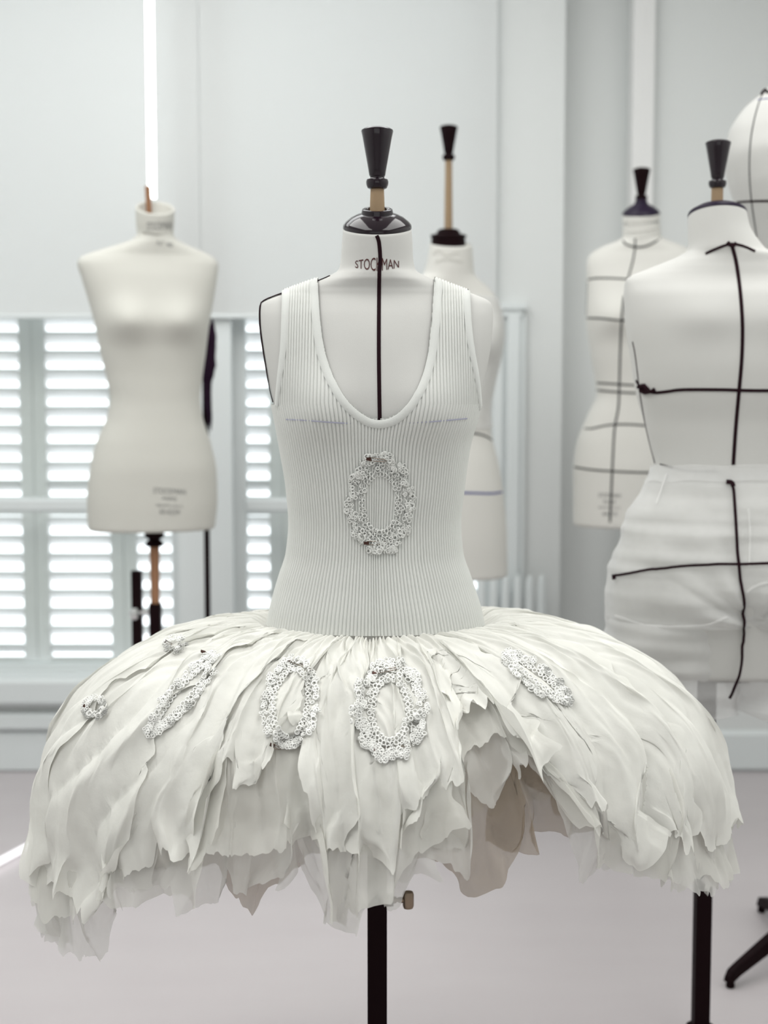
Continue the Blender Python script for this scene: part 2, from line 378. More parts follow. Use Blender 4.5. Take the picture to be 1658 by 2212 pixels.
class Form:
    """rows: (py, xl, xr, front depth, back depth, exponent); bumps: (dx, py, sx, sz, amp, side)"""
    def __init__(s, rows, Y, bumps=(), tilt=16, neck=(0, 0), yaw=0, neck_axis=0):
        s.rows = rows; s.Y = Y; s.bumps = bumps; s.tilt = math.radians(tilt); s.neck = neck; s.yaw = math.radians(yaw)
        s.py0, s.py1 = rows[0][0], rows[-1][0]
        s.nz0, s.nz1 = FZ(neck[1], Y), FZ(neck[0], Y)   # base and top of neck
        r = rows[len(rows)//2]
        s.ax = P((rows[0][1]+rows[0][2])/2, rows[0][0], Y).x
        s.cache = {}
    def row(s, py):
        if py not in s.cache:
            xl, xr, bf, bb, n = interp(s.rows, py)
            pl, pr = P(xl, py, s.Y), P(xr, py, s.Y)
            s.cache[py] = ((pl.x+pr.x)/2, (pr.x-pl.x)/2, pl.z, bf, bb, n)
        return s.cache[py]
    def finish(s, p, cx):
        # rotate about the vertical axis of the row, then lean the neck forward
        x, y, z = p
        for (bxo, bpy_, sx, sz, amp, side) in s.bumps:
            bz = FZ(bpy_, s.Y)
            if (y < 0) == (side < 0):
                y += side*amp*math.exp(-((x-bxo)/sx)**2-((z-bz)/(sz if z > bz else sz*0.8))**2)*min(1, abs(y)/0.04)
        ca, sa = math.cos(s.yaw), math.sin(s.yaw)
        x, y = x*ca-y*sa, x*sa+y*ca
        if z > s.nz0:
            u = min(1, (z-s.nz0)/(s.nz1-s.nz0)); tl = s.tilt*u
            fx, fy = math.sin(s.yaw), -math.cos(s.yaw)      # facing direction
            d = x*fx+y*fy
            z -= d*math.tan(tl)
            sh = (z-s.nz0)*math.tan(s.tilt)*0.35
            x += fx*sh; y += fy*sh
        return Vector((cx+x, s.Y+y, z))
    def pt(s, phi, py):
        cx, a, z, bf, bb, n = s.row(py)
        c, q = math.cos(phi), math.sin(phi)
        x = a*math.copysign(abs(c)**(2/n), c); y = (bf if q < 0 else bb)*math.copysign(abs(q)**(2/n), q)
        return s.finish((x, y, z), cx)
    def body(s, parent, m, nphi=88, hollow=False):
        pys = []; y = s.py0
        rr = s.rows; k = 150
        # denser rows across the shoulders
        L = [0]; ys = np.linspace(s.py0, s.py1, 900)
        for i in range(1, 900):
            a, b_ = s.row(float(ys[i-1])), s.row(float(ys[i]))
            L.append(L[-1]+math.hypot(a[1]-b_[1], a[2]-b_[2])+0.0002)
        pys = list(np.interp(np.linspace(0, L[-1], k), L, ys)); s.pys = pys
        V = []; 
        for py in pys:
            for i in range(nphi): V.append(s.pt(2*PI*i/nphi, float(py)))
        R = len(pys); n = nphi
        Fc = [(r*n+i, (r+1)*n+i, (r+1)*n+(i+1) % n, r*n+(i+1) % n) for r in range(R-1) for i in range(n)]
        b = MB(); b.v = [tuple(v) for v in V]; b.f = Fc
        # rounded lower edge, then the base plate
        cx, a, z, bf, bb, nn = s.row(float(pys[-1]))
        base = (R-1)*n
        prev = base
        for (k1, dz) in ((0.985, 0.006), (0.95, 0.009), (0.05, 0.010)):
            st = len(b.v)
            for i in range(n):
                v = Vector(b.v[base+i]); c0 = Vector((cx, s.Y, v.z)); v = c0+(v-c0)*k1; v.z -= dz; b.v.append(tuple(v))
            b.f += [(prev+i, st+i, st+(i+1) % n, prev+(i+1) % n) for i in range(n)]; prev = st
        b.f.append(tuple(range(prev, prev+n)))
        if hollow:      # rolled rim and inner wall
            c0 = sum((Vector(v) for v in b.v[:n]), Vector())/n; prev = 0
            for (k1, dz) in ((0.97, 0.003), (0.91, 0.003), (0.87, -0.002), (0.85, -0.10)):
                st = len(b.v)
                for i in range(n):
                    v = Vector(b.v[i]); v = c0+(v-c0)*k1; v.z += dz; b.v.append(tuple(v))
                b.f += [(prev+i, prev+(i+1) % n, st+(i+1) % n, st+i) for i in range(n)]; prev = st
            b.f.append(tuple(range(prev, prev+n)))
        else: b.f.append(tuple(range(n)))
        o = b.build('torso', m, parent, smooth=True)
        s.top = sum((Vector(v) for v in b.v[:n]), Vector())/n
        s.bot = z
        s.bvh = BVHTree.FromPolygons([Vector(v) for v in b.v], b.f)
        s.topr = s.row(float(s.py0))[1]
        return o
def hit(bvh, px, py):
    r = bvh.ray_cast(Vector((0, 0, CAM_Z)), rayd(px, py))
    if r[0] is None: return None
    n = r[1].normalized()
    if n.y > 0 and n.dot(rayd(px, py)) > 0: n = -n
    return r[0], n
def pxline(pts, step=8):
    out = []
    P_ = [np.array(p, float) for p in pts]
    if len(P_) > 2:    # catmull-rom
        Q = [2*P_[0]-P_[1]]+P_+[2*P_[-1]-P_[-2]]
        for i in range(1, len(Q)-2):
            n = max(2, int(np.linalg.norm(Q[i+1]-Q[i])/step))
            for k in range(n):
                u = k/n
                out.append(0.5*((2*Q[i])+(-Q[i-1]+Q[i+1])*u+(2*Q[i-1]-5*Q[i]+4*Q[i+1]-Q[i+2])*u*u+(-Q[i-1]+3*Q[i]-3*Q[i+1]+Q[i+2])*u**3))
        out.append(P_[-1])
    else:
        n = max(2, int(np.linalg.norm(P_[1]-P_[0])/step)); out = [P_[0]+(P_[1]-P_[0])*k/n for k in range(n+1)]
    return out
def draw(bvh, pts, width, m, parent, name='style_tape', th=0.0012, off=0.0, label=None, step=8, stuffin=None):
    A, B = [], []
    for q in pxline(pts, step):
        h = hit(bvh, q[0], q[1])
        if h: A.append(h[0]+h[1]*off); B.append(h[1])
    if len(A) < 2: return None
    # even out the surface normals
    B = [sum((B[max(0, min(len(B)-1, i+k))] for k in (-2, -1, 0, 1, 2)), Vector()).normalized() for i in range(len(B))]
    if stuffin is not None: stuffin.ribbon(A, B, width, th); return None
    o = MB().ribbon(A, B, width, th).build(name, m, parent, smooth=True, angle=50)
    if label: o['label'] = label
    return o
def ring(form, py, width, m, parent, a0=0, a1=360, label=None, dz=None, n=80):
    """tape round the body at one height, angles in degrees, -90 faces the camera"""
    A, B = [], []
    z = FZ(py, form.Y); cx = form.row(float(py))[0]
    for i in range(n+1):
        t = math.radians(a0+(a1-a0)*i/n); d = Vector((-math.cos(t), -math.sin(t), 0))
        zz = z+(dz(math.degrees(t)) if dz else 0)
        h = form.bvh.ray_cast(Vector((cx, form.Y, zz))-d*0.6, d)
        if h[0] is not None:
            nn = h[1].normalized(); nn = nn if nn.dot(d) < 0 else -nn
            A.append(h[0]); B.append(nn)
    B = [sum((B[max(0, min(len(B)-1, i+k))] for k in (-1, 0, 1)), Vector()).normalized() for i in range(len(B))]
    o = MB().ribbon(A, B, width, 0.0012).build('style_tape', m, parent, smooth=True, angle=50)
    if label: o['label'] = label
    return o
def text_on(bvh, txt, cx, cy, wpx, hpx, m, parent, arch=None, rot=0, off=0.0007, name='printed_lettering', slack=1):
    cu = bpy.data.curves.new('lettering', 'FONT'); cu.body = txt; cu.align_x = 'CENTER'; cu.align_y = 'CENTER'; cu.resolution_u = 3
    if not slack: pass
    o = bpy.data.objects.new('lettering', cu); C.objects.link(o); bpy.context.view_layer.update()
    me = o.evaluated_get(bpy.context.evaluated_depsgraph_get()).to_mesh()
    v = np.array([tuple(p.co) for p in me.vertices]); f = [tuple(p.vertices) for p in me.polygons]
    bpy.data.objects.remove(o)
    x = v[:, 0]; y = v[:, 1]; x = (x-(x.min()+x.max())/2)/(x.max()-x.min())*wpx; y = (y-(y.min()+y.max())/2)/(y.max()-y.min())*hpx
    if arch: y = y*(1-arch*np.abs(x/(wpx/2))**1.3)
    c, s_ = math.cos(rot), math.sin(rot); b = MB(); vv = []
    for a, e in zip(x, y):
        h = hit(bvh, cx+a*c+e*s_, cy-e*c+a*s_)
        if not h: return
        vv.append(h[0]+h[1]*off)
    b.add(vv, f)
    return b.build(name, m, parent)

def lathe_at(prof, p, n=40, tilt=0, yaw=0):
    M4 = Matrix.Translation(p) @ Matrix.Rotation(yaw, 4, 'Z') @ Matrix.Rotation(tilt, 4, 'X')
    return MB().lathe(prof, n, M4)
def finial(t, x, Y, pyb, pyt, m, k=1.0, tilt=0):
    """turned cone handle between two heights"""
    z0, z1 = FZ(pyb, Y), FZ(pyt, Y); h = z1-z0; r = h*0.262*k
    pf = [(0.45*r/1.0, 0), (0.6*r, 0.02*h), (0.68*r, 0.07*h), (0.70*r, 0.12*h), (0.66*r, 0.155*h), (0.5*r, 0.165*h), (0.44*r, 0.185*h), (0.46*r, 0.21*h),
          (0.50*r, 0.22*h), (0.56*r, 0.32*h), (0.92*r, 0.84*h), (r, 0.925*h), (0.985*r, 0.945*h), (0.86*r, 0.968*h), (0.55*r, 0.992*h), (0.15*r, h)]
    return lathe_at(pf, (x, Y, z0), 40, tilt).build('finial', m, t, smooth=True, angle=38)
def stand(t, x, Y, ztop, half=0.0165, base_r=0.13, knob=None, legs=False, m=None):
    m = m or M['steel']
    MB().box(x-half, x+half, Y-half, Y+half, 0.03, ztop).build('stand_post', m, t)
    MB().lathe([(base_r*.98, 0), (base_r, 0.006), (base_r, 0.014), (base_r*.9, 0.02), (half*2, 0.026), (half*1.8, 0.05)], 40, Matrix.Translation((x, Y, 0))).build('base', m, t, smooth=True, angle=35)

# ---- the dressed form
Y1 = 2.345
rows1 = [(493, 741, 888, .056, .056, 2), (520, 739, 890, .057, .057, 2), (560, 736, 892, .058, .058, 2), (583, 731, 897, .060, .060, 2), (594, 715, 913, .062, .060, 2), (604, 690, 937, .062, .060, 2),
         (616, 655, 968, .058, .056, 2), (628, 622, 1001, .055, .055, 2.0), (638, 596, 1029, .055, .057, 2.0), (648, 573, 1052, .057, .06, 2.1), (658, 563, 1062, .061, .065, 2.2), (685, 560, 1064, .072, .075, 2.4), (740, 565, 1060, .088, .09, 2.5),
         (800, 575, 1050, .100, .095, 2.5), (860, 589, 1037, .108, .092, 2.4), (905, 598, 1026, .110, .088, 2.3), (960, 608, 1010, .106, .084, 2.2),
         (1060, 624, 996, .097, .082, 2.15), (1130, 629, 989, .094, .086, 2.1), (1190, 624, 993, .097, .094, 2.1), (1250, 606, 1012, .106, .106, 2.1), (1320, 587, 1034, .118, .12, 2.15), (1400, 575, 1048, .125, .13, 2.2), (1470, 573, 1050, .125, .13, 2.2)]
x1c = P(814, 900, Y1).x
f1 = thing('dress_form', 'frontmost dress form, wearing the ribbed top and gathered skirt', 'dress form', (x1c, Y1, 0))
form1 = Form(rows1, Y1, bumps=[(-0.083, 885, .052, .06, .022, -1), (0.083, 885, .052, .06, .022, -1)], tilt=17, neck=(493, 590))
form1.body(f1, M['canvas_white'], 96)
tl = math.radians(17)
cap_prof = lambda r: [(r*0.99, -0.004), (r*1.01, 0.0), (r*1.0, 0.004), (r*0.93, 0.009), (r*0.78, 0.0155), (r*0.6, 0.0205), (r*0.47, 0.0225), (r*0.455, 0.027), (r*0.44, 0.0295), (r*0.40, 0.0305), (r*0.34, 0.0295), (r*0.28, 0.024), (r*0.2, 0.022)]
lathe_at(cap_prof(form1.topr), form1.top, 56, tl).build('neck_cap', M['lacquer'], f1, smooth=True, angle=45)
ry = form1.top.y
rx = form1.top.x
MB().lathe([(0.0122, form1.top.z), (0.0118, FZ(440, ry)), (0.0108, FZ(405, ry))], 24, Matrix.Translation((rx, ry, 0))).build('wooden_rod', M['wood'], f1, smooth=True, angle=40)
finial(f1, rx, ry, 409, 274, M['lacquer'])
# centre front tape, shoulder tapes, armhole edge tape
draw(form1.bvh, [(813, 509), (818, 522), (821, 560), (819, 590), (818, 680), (818, 780), (820, 920)], 0.0062, M['tape'], f1, th=0.0015)
draw(form1.bvh, [(729, 584), (712, 596), (684, 608)], 0.004, M['tape'], f1)
draw(form1.bvh, [(612, 634), (590, 642), (570, 651), (563, 662), (562.5, 700), (568, 745), (576, 795), (584, 840), (591, 868)], 0.004, M['tape'], f1, off=0.001)
text_on(form1.bvh, 'STOCKMAN', 814, 571, 94, 30, M['ink'], f1, arch=0.5)
MB().box(x1c-.0165, x1c+.0165, Y1-.0165, Y1+.0165, 0.03, FZ(1500, Y1)).build('stand_post', M['steel'], f1)
MB().lathe([(0.2, 0), (0.205, 0.008), (0.2, 0.016), (0.04, 0.03), (0.035, 0.06)], 40, Matrix.Translation((x1c, Y1, 0))).build('base', M['steel'], f1, smooth=True, angle=35)
zk = FZ(1944, Y1); kx = x1c+.0165
MB().box(kx, kx+.011, Y1-.007, Y1+.007, zk-.009, zk+.009).build('clamp_boss', M['steel'], f1)
kb = MB().lathe([(0.006, 0), (0.006, 0.004), (0.0035, 0.005), (0.0035, 0.008), (0.005, 0.009), (0.005, 0.018)], 16, Matrix.Translation((kx+.011, Y1, zk)) @ Matrix.Rotation(PI/2, 4, 'Y'))
kb.lathe([(0.008, -.014), (0.0095, -.010), (0.0095, .010), (0.008, .014)], 14, Matrix.Translation((kx+.036, Y1, zk)))
kb.build('clamp_knob', M['metal'], f1, smooth=True, angle=40)

# ---- knitted top
drs = thing('dress', 'white ribbed knit top sewn to an ivory torn-chiffon skirt', 'dress', (x1c, Y1, FZ(1350, Y1)))
ZT_PY = 872.0
cxt, at, zt, bft, bbt, nt_ = form1.row(ZT_PY)
NR = 150; PER = 6; NC = NR*PER
ph = np.linspace(0, 2*PI, 4001); sec = np.array([tuple(form1.pt(float(p), ZT_PY)) for p in ph[::10]])
al = np.concatenate([[0], np.cumsum(np.linalg.norm(np.diff(sec, axis=0), axis=1))]); phs = ph[::10]
phi = np.interp(np.arange(NC)/NC*al[-1], al, phs)
pyl = list(np.linspace(ZT_PY, 1347, 150)) 
sub = {}
for py in pyl: sub[py] = form1.row(float(py))
def colpts(py):
    return [form1.pt(float(p), float(py)) for p in phi]
def knit_patch(Pg, wrap, rib0=0):
    """Pg (R,C,3) -> displaced by rib profile along the grid normals"""
    if wrap:
        du = np.roll(Pg, -1, 1)-np.roll(Pg, 1, 1)
    else:
        du = np.gradient(Pg, axis=1)
    dv = np.gradient(Pg, axis=0)
    n = np.cross(du, dv); n /= (np.linalg.norm(n, axis=2, keepdims=True)+1e-12)
    return n
Pg = np.array([[tuple(v) for v in colpts(py)] for py in pyl])
nn = knit_patch(Pg, True); c0 = np.array([cxt, Y1, 0])
outw = Pg-c0; outw[..., 2] = 0
if (nn*outw).sum() < 0: nn = -nn
k = (np.arange(NC) % PER)/PER
prof = np.where(k < 0.01, -0.0022, np.where((k < 0.18) | (k > 0.82), -0.0003, 0.0006))
Vk = Pg+nn*(0.0045+prof[None, :, None])
R = len(pyl); idx = np.arange(R*NC).reshape(R, NC); low_keep = np.ones((R, NC), bool)
Fk = np.stack([idx[:-1], idx[1:], np.roll(idx, -1, 1)[1:], np.roll(idx, -1, 1)[:-1]], -1).reshape(-1, 4)
#upper part: columns rise straight to the shoulder ridge, front and back
def ridge(xabs_side, x):
    pass
ridge_py = np.linspace(597, 700, 200); rc = [form1.row(float(p)) for p in ridge_py]
rl = np.array([r[0]-r[1] for r in rc]); rr_ = np.array([r[0]+r[1] for r in rc])
VU = 110; up = []
cols = phi; upper = np.zeros((VU, NC, 3))
for j, p in enumerate(phi):
    base = form1.pt(float(p), ZT_PY); front = math.sin(p) < 0
    c, q = math.cos(p), math.sin(p)
    xloc = at*math.copysign(abs(c)**(2/nt_), c); X = cxt+xloc
    X_top = cxt+xloc*1.0
    if X < cxt: pr = np.interp(-X, -rl[::-1][::-1], ridge_py) if False else ridge_py[np.argmin(np.abs(rl-X))]
    else: pr = ridge_py[np.argmin(np.abs(rr_-X))]
    for i in range(VU):
        s_ = math.sin(i/(VU-1)*PI/2)
        py = ZT_PY+(pr-ZT_PY)*s_
        r = form1.row(float(round(py, 1)))
        xx = X-r[0]; a = r[1]; e = r[5]
        u = min(1, abs(xx)/a); yy = (1-u**e)**(1/e)*(-r[3] if front else r[4])
        if i == VU-1 and u > 0.9: yy = 0
        v = form1.finish((xx, yy, r[2]), r[0]); upper[i, j] = v
nu = knit_patch(upper, True)
nu = np.where((nu*(upper-c0-np.array([0, 0, zt-.1]))).sum(2, keepdims=True) < 0, -nu, nu)
Vu = upper+nu*(0.0045+prof[None, :, None])
Vu[0] = Vk[0]
neckl = [(686, 600), (688, 640), (693, 700), (703, 760), (722, 815), (750, 862), (785, 893), (818, 904), (855, 893), (885, 864), (908, 820), (922, 770), (930, 700), (935, 640), (938, 600)]
armL = [(611, 625), (611, 660), (610, 700), (608, 750), (603, 800), (599, 840), (596, 875)]
armR = [(1012, 625), (1014, 680), (1017, 720), (1024, 770), (1031, 810), (1036, 850), (1038, 880)]
def inpoly(x, y, poly):
    c = False; j = len(poly)-1
    for i in range(len(poly)):
        if (poly[i][1] > y) != (poly[j][1] > y) and x < (poly[j][0]-poly[i][0])*(y-poly[i][1])/(poly[j][1]-poly[i][1])+poly[i][0]: c = not c
        j = i
    return c
NL = [tuple(p) for p in pxline(neckl, 6)]
NLp = NL+[(938, 500), (686, 500)]
keep = np.zeros((VU, NC), bool)
for i in range(VU):
    for j in range(NC):
        x, y, z = Vu[i, j]; px, py = proj(x, y, z)
        front = math.sin(phi[j]) < 0
        if front:
            ok = not inpoly(px, py, NLp)
            aL = np.interp(py, [p[1] for p in armL], [p[0] for p in armL]); aR = np.interp(py, [p[1] for p in armR], [p[0] for p in armR])
            ok = ok and px > aL+2 and px < aR-2
        else:
            pxn, pyn = proj(x, Y1, z)
            e = (pxn-812)/125
            ok = not (abs(e) < 1 and pyn < 600+150*math.sqrt(1-e*e)) and 611 < pxn < 1013
        keep[i, j] = ok
idu = np.arange(VU*NC).reshape(VU, NC)
Fu = np.stack([idu[:-1], idu[1:], np.roll(idu, -1, 1)[1:], np.roll(idu, -1, 1)[:-1]], -1)
kf = keep[:-1] & keep[1:] & np.roll(keep, -1, 1)[:-1] & np.roll(keep, -1, 1)[1:]
Fu = Fu[kf]+len(Vk.reshape(-1, 3))
for i in range(R):
    if pyl[i] > 915: break
    for j in range(NC):
        if math.sin(phi[j]) < 0 and inpoly(*proj(*Vk[i, j]), NLp): low_keep[i, j] = False
lk = low_keep[:-1] & low_keep[1:] & np.roll(low_keep, -1, 1)[:-1] & np.roll(low_keep, -1, 1)[1:]
Fk = Fk[lk.reshape(-1)]
allV = np.concatenate([Vk.reshape(-1, 3), Vu.reshape(-1, 3)]); allF = np.concatenate([Fk, Fu])
npmesh('knitted_bodice', allV, allF, M['knit'], drs)
bod_bvh = BVHTree.FromPolygons([tuple(v) for v in allV[::1]], [tuple(int(i) for i in f) for f in allF])
def band(pts, wpx, name='knit_band', off=0.0048):
    draw(form1.bvh, pts, wpx/1310, M['knitband'], drs, name=name, th=0.0014, off=off, step=7)
band([(x, y) for (x, y) in [(679, 612), (680, 640), (684, 700), (694, 764), (713, 822), (743, 873), (782, 905), (818, 916), (858, 905), (892, 873), (917, 824), (931, 770), (940, 700), (944, 640), (946, 612)]], 17)
band([(x+7, y) for x, y in armL], 16)
band([(x-7, y) for x, y in armR], 16)

# ------------------------------------------------------------ chiffon skirt: small cloth solver over a petticoat-shaped dome
AX, AY = P(812, 1340, Y1).x, Y1
ZW = FZ(1334, Y1)
HD = 0.30; ZBASE = ZW-HD
def Rphi(p):      # p: angle from the front, radians, positive to the right
    c, s_ = np.cos(p), np.sin(p)
    rs = np.where(s_ < 0, 0.530, 0.545)
    rf = np.where(c > 0, 0.372, 0.41)
    return (np.abs(s_/rs)**2.2+np.abs(c/rf)**2.2)**(-1/2.2)
def Wphi(p):
    c, s_ = np.cos(p), np.sin(p)
    return ((s_/0.181)**2+(c/0.131)**2)**-0.5
MEXP = 2.3
def dome_z(X): return ZBASE+HD*0.97*(np.maximum(0, 1-X**MEXP))**(1/MEXP)
hemtab = [(40, 1830), (60, 1880), (105, 1990), (190, 2045), (255, 1995), (285, 1890), (330, 1895), (390, 1870), (410, 1965), (440, 1975), (475, 1950), (492, 1840), (530, 1920), (600, 1890), (665, 1870),
          (700, 1955), (765, 1970), (790, 1925), (875, 1920), (900, 1855), (965, 1865), (1035, 1880), (1080, 1905), (1100, 1845), (1150, 1825), (1200, 1800), (1260, 1850), (1300, 1850), (1330, 1815),
          (1400, 1850), (1440, 1865), (1490, 1915), (1515, 1860), (1620, 1855), (1640, 1830)]
def hem_len(p, over=None):
    """fabric length from the waist to the hem for the column at angle p"""
    R_ = float(Rphi(np.array(p)))
    L = dome_len(p)
    x, y = AX+R_*math.sin(p), AY-R_*math.cos(p)
    px, _ = proj(x, y, ZBASE-0.1)
    if math.cos(p) < -0.12: target = None
    else: target = over(px) if over else np.interp(px, [a for a, _ in hemtab], [b_ for _, b_ in hemtab])
    if target is None: return L+0.12+0.04*math.sin(p*7)
    return L+max(-0.34, ZBASE-FZ(target, y))
def dome_len(p):
    R_ = float(Rphi(np.array(p))); W_ = float(Wphi(np.array(p)))
    X = np.linspace(W_/R_, 1, 60); r = X*R_; z = dome_z(X)
    return np.hypot(np.diff(r), np.diff(z)).sum()
# profile lookup: azimuth x arc length -> radius, height, outward normal in the profile plane
NAZ = 361; AZ = np.linspace(-PI, PI, NAZ); SMAX = 1.1; NSS = 221; SS = np.linspace(0, SMAX, NSS)
TR = np.zeros((NAZ, NSS)); TZ = np.zeros((NAZ, NSS))
for i_, a_ in enumerate(AZ):
    R_ = float(Rphi(np.array(a_))); W_ = float(Wphi(np.array(a_)))
    Xs = np.concatenate([np.linspace(W_/R_, 0.9, 40), 1-0.1*np.cos(np.linspace(0, PI/2, 30))**2]); Xs = np.unique(Xs)
    r = Xs*R_; z = dome_z(Xs); s_ = np.concatenate([[0], np.cumsum(np.hypot(np.diff(r), np.diff(z)))])
    ex = np.maximum(0, SS-s_[-1])
    TR[i_] = np.interp(SS, s_, r)-0.10*ex*(0.6 if abs(a_) > 0.9 else 1.0); TZ[i_] = np.interp(SS, s_, z)-ex
def look(T, a, s):
    fa = ((a+PI) % (2*PI))/(2*PI)*(NAZ-1); fs = np.clip(s/SMAX*(NSS-1), 0, NSS-1.001)
    a0 = np.minimum(fa.astype(int), NAZ-2); s0 = fs.astype(int); u = fa-a0; v = fs-s0
    return (T[a0, s0]*(1-u)+T[a0+1, s0]*u)*(1-v)+(T[a0, s0+1]*(1-u)+T[a0+1, s0+1]*u)*v
# vectorised smooth noise on tables
rn = np.random.RandomState(21)
class VN:
    def __init__(s, seed, na, nb): s.t = np.random.RandomState(seed).uniform(-1, 1, (na, nb)); s.na = na; s.nb = nb
    def __call__(s, a, b):      # a periodic 0..1, b 0..1
        x = (a % 1.0)*s.na; y = np.clip(b, 0, 0.9999)*(s.nb-1); x0 = np.floor(x).astype(int); y0 = np.floor(y).astype(int)
        u = x-x0; v = y-y0; u = u*u*(3-2*u); v = v*v*(3-2*v); x0 %= s.na; x1 = (x0+1) % s.na; y1 = np.minimum(y0+1, s.nb-1)
        return (s.t[x0, y0]*(1-u)+s.t[x1, y0]*u)*(1-v)+(s.t[x0, y1]*(1-u)+s.t[x1, y1]*u)*v
swirl = VN(31, 9, 4); warpA = VN(32, 14, 5); ampN = VN(33, 40, 5); warpB = VN(34, 30, 6); ampB = VN(35, 70, 6); big = VN(36, 11, 4); fineA = VN(37, 60, 9); crum = VN(38, 170, 26); crum2 = VN(39, 420, 60)
WAVES = 33
def folds(a, s, L, lay_seed, mix):
    """a azimuth, s arc length from the waist: (outward, sideways, downward) displacement shared by nested layers"""
    u = a/(2*PI)+0.5; t = np.clip(s/1.0, 0, 1)
    u = u+0.022*swirl(u, t)*np.minimum(1, t*3)
    th1 = 2*PI*(WAVES*u+0.95*warpA(u, t)*1.2); A1 = (0.5+0.75*np.abs(ampN(u, t*0.8)))
    th2 = 2*PI*(WAVES*2.3*u+1.1*warpB(u, t)); A2 = 0.5+0.6*ampB(u, t)
    th3 = 2*PI*(WAVES*5.1*u+1.3*warpB(u+.3, t*1.5))
    up = np.minimum(1, s/0.20)
    rnd = lambda th: 1-np.abs(np.sin(th/2))**1.5*1.0      # rounded crests, tighter valleys
    crest = lambda th: np.sqrt(np.abs(np.cos(th/2))+0.02)
    o1 = 0.0030+0.0205*up*A1*(crest(th1))
    o2 = (0.0080*np.minimum(1, s/.06)*(1-0.30*up))*A2*crest(th2)
    o3 = 0.0040*np.exp(-s/0.16)*np.minimum(1, s/.012)*np.cos(th3)
    side = -(0.012*up*A1*np.sin(th1)*(1.25+0.9*big(u, t)))-(0.0035*A2*np.sin(th2))*np.minimum(1, s/.05)
    out = o1+o2+o3+0.0022*crum(u, t)+0.0008*crum2(u, t)+0.010*big(u+.2, t)*up
    return out, side+0.0022*crum(u+.37, t)
skirt_v, skirt_f = [], []
def panel_mesh(a0, a1, lenf, off, seed, m, name, ramp=0.008, U=64, Vn=92, shrink=0.0, flare=0.02, bvh=True, s0=0.0, wander=0.035):
    rs = random.Random(seed); 
    u = np.linspace(0, 1, U)[None, :]*np.ones((Vn, 1)); v = np.linspace(0, 1, Vn)[:, None]*np.ones((1, U))
    e0 = VN(seed*7+1, 4, 9); e1 = VN(seed*7+2, 4, 9); e2 = VN(seed*7+3, 8, 30)
    z_ = np.zeros_like(u)
    A0 = math.radians(a0)+wander*e0(z_+.3, v)*np.minimum(1, v*2)+0.010*e2(z_+.1, v)*np.minimum(1, v*2); A1_ = math.radians(a1)+wander*e1(z_+.6, v)*np.minimum(1, v*2)+0.010*e2(z_+.7, v)*np.minimum(1, v*2)
    a = A0+(A1_-A0)*u
    Lc = np.array([lenf(float(q)) for q in a[-1]])[None, :]
    rg = VN(seed*7+4, 5, 5); r2 = VN(seed*7+5, 16, 3); r3 = VN(seed*7+6, 60, 3)
    Lc = Lc+0.034*rg(u, z_+.4)+0.012*r2(u, z_+.4)+0.003*r3(u, z_+.4)
    Lc = Lc-0.03*np.abs(2*u-1)**4*rs.uniform(.3, 1.2)
    s = s0+(Lc-s0)*v
    out, side = folds(a, s, Lc, seed, 1)
    own = VN(seed*7+8, 6, 6); own2 = VN(seed*7+9, 9, 8)
    hang = np.clip((s-0.30)/0.25, 0, 1)
    out = out*(1.0 if shrink == 0 else 1.6)+off+ramp*u*np.minimum(1, s/.1)+hang*0.016*own(u, v)+np.clip((v-.8)/.2, 0, 1)**1.5*flare*(own2(u, v)+0.35)
    side = side+hang*0.014*own2(u, v)
    r = look(TR, a, s); z = look(TZ, a, s)
    ds = 0.006; r1 = look(TR, a, s+ds); z1 = look(TZ, a, s+ds); rm = look(TR, a, np.maximum(0, s-ds)); zm = look(TZ, a, np.maximum(0, s-ds))
    tr, tz = r1-rm, z1-zm; n_ = np.hypot(tr, tz)+1e-9; tr /= n_; tz /= n_
    nr, nz = -tz, tr
    k = np.minimum(1, s/0.03+.15)
    rr = r*(1-shrink)+nr*out*k; zz = z+nz*out*k-shrink*0.08*np.minimum(1, s/.1)
    X = np.stack([AX+rr*np.sin(a)+side*np.cos(a), AY-rr*np.cos(a)+side*np.sin(a), zz], -1)
    ix = np.arange(Vn*U).reshape(Vn, U)
    Fq = np.stack([ix[:-1, :-1], ix[1:, :-1], ix[1:, 1:], ix[:-1, 1:]], -1).reshape(-1, 4)
    npmesh(name, X.reshape(-1, 3), Fq, M[m], drs)
    if bvh:
        n0 = len(skirt_v); Xs = X[::2, ::2]; a2, b2 = Xs.shape[:2]; skirt_v.extend(tuple(q) for q in Xs.reshape(-1, 3))
        ix = np.arange(a2*b2).reshape(a2, b2)+n0
        skirt_f.extend(tuple(int(t) for t in q_) for q_ in np.stack([ix[:-1, :-1], ix[1:, :-1], ix[1:, 1:], ix[:-1, 1:]], -1).reshape(-1, 4))
def hem_under(px): return np.interp(px, [0, 300, 470, 560, 700, 880, 960, 1035, 1100, 1200, 1300, 1658], [1780, 1800, 1870, 1930, 1860, 1820, 1870, 1890, 1880, 1800, 1780, 1760])
def hem_up(px): return np.interp(px, [40, 120, 250, 330, 440, 470, 560, 640, 690, 705, 780, 860, 900, 985, 1005, 1040, 1120, 1180, 1210, 1300, 1400, 1500, 1560, 1640],
                     [1790, 1880, 1900, 1830, 1860, 1760, 1735, 1735, 1760, 1900, 1920, 1890, 1810, 1790, 1650, 1600, 1600, 1680, 1790, 1790, 1840, 1840, 1790, 1790])
def hem_low(px):
    v = np.interp(px, [a for a, _ in hemtab], [b_ for _, b_ in hemtab])
    return v - (np.interp(px, [985, 1010, 1180, 1210], [0, 190, 150, 0]))
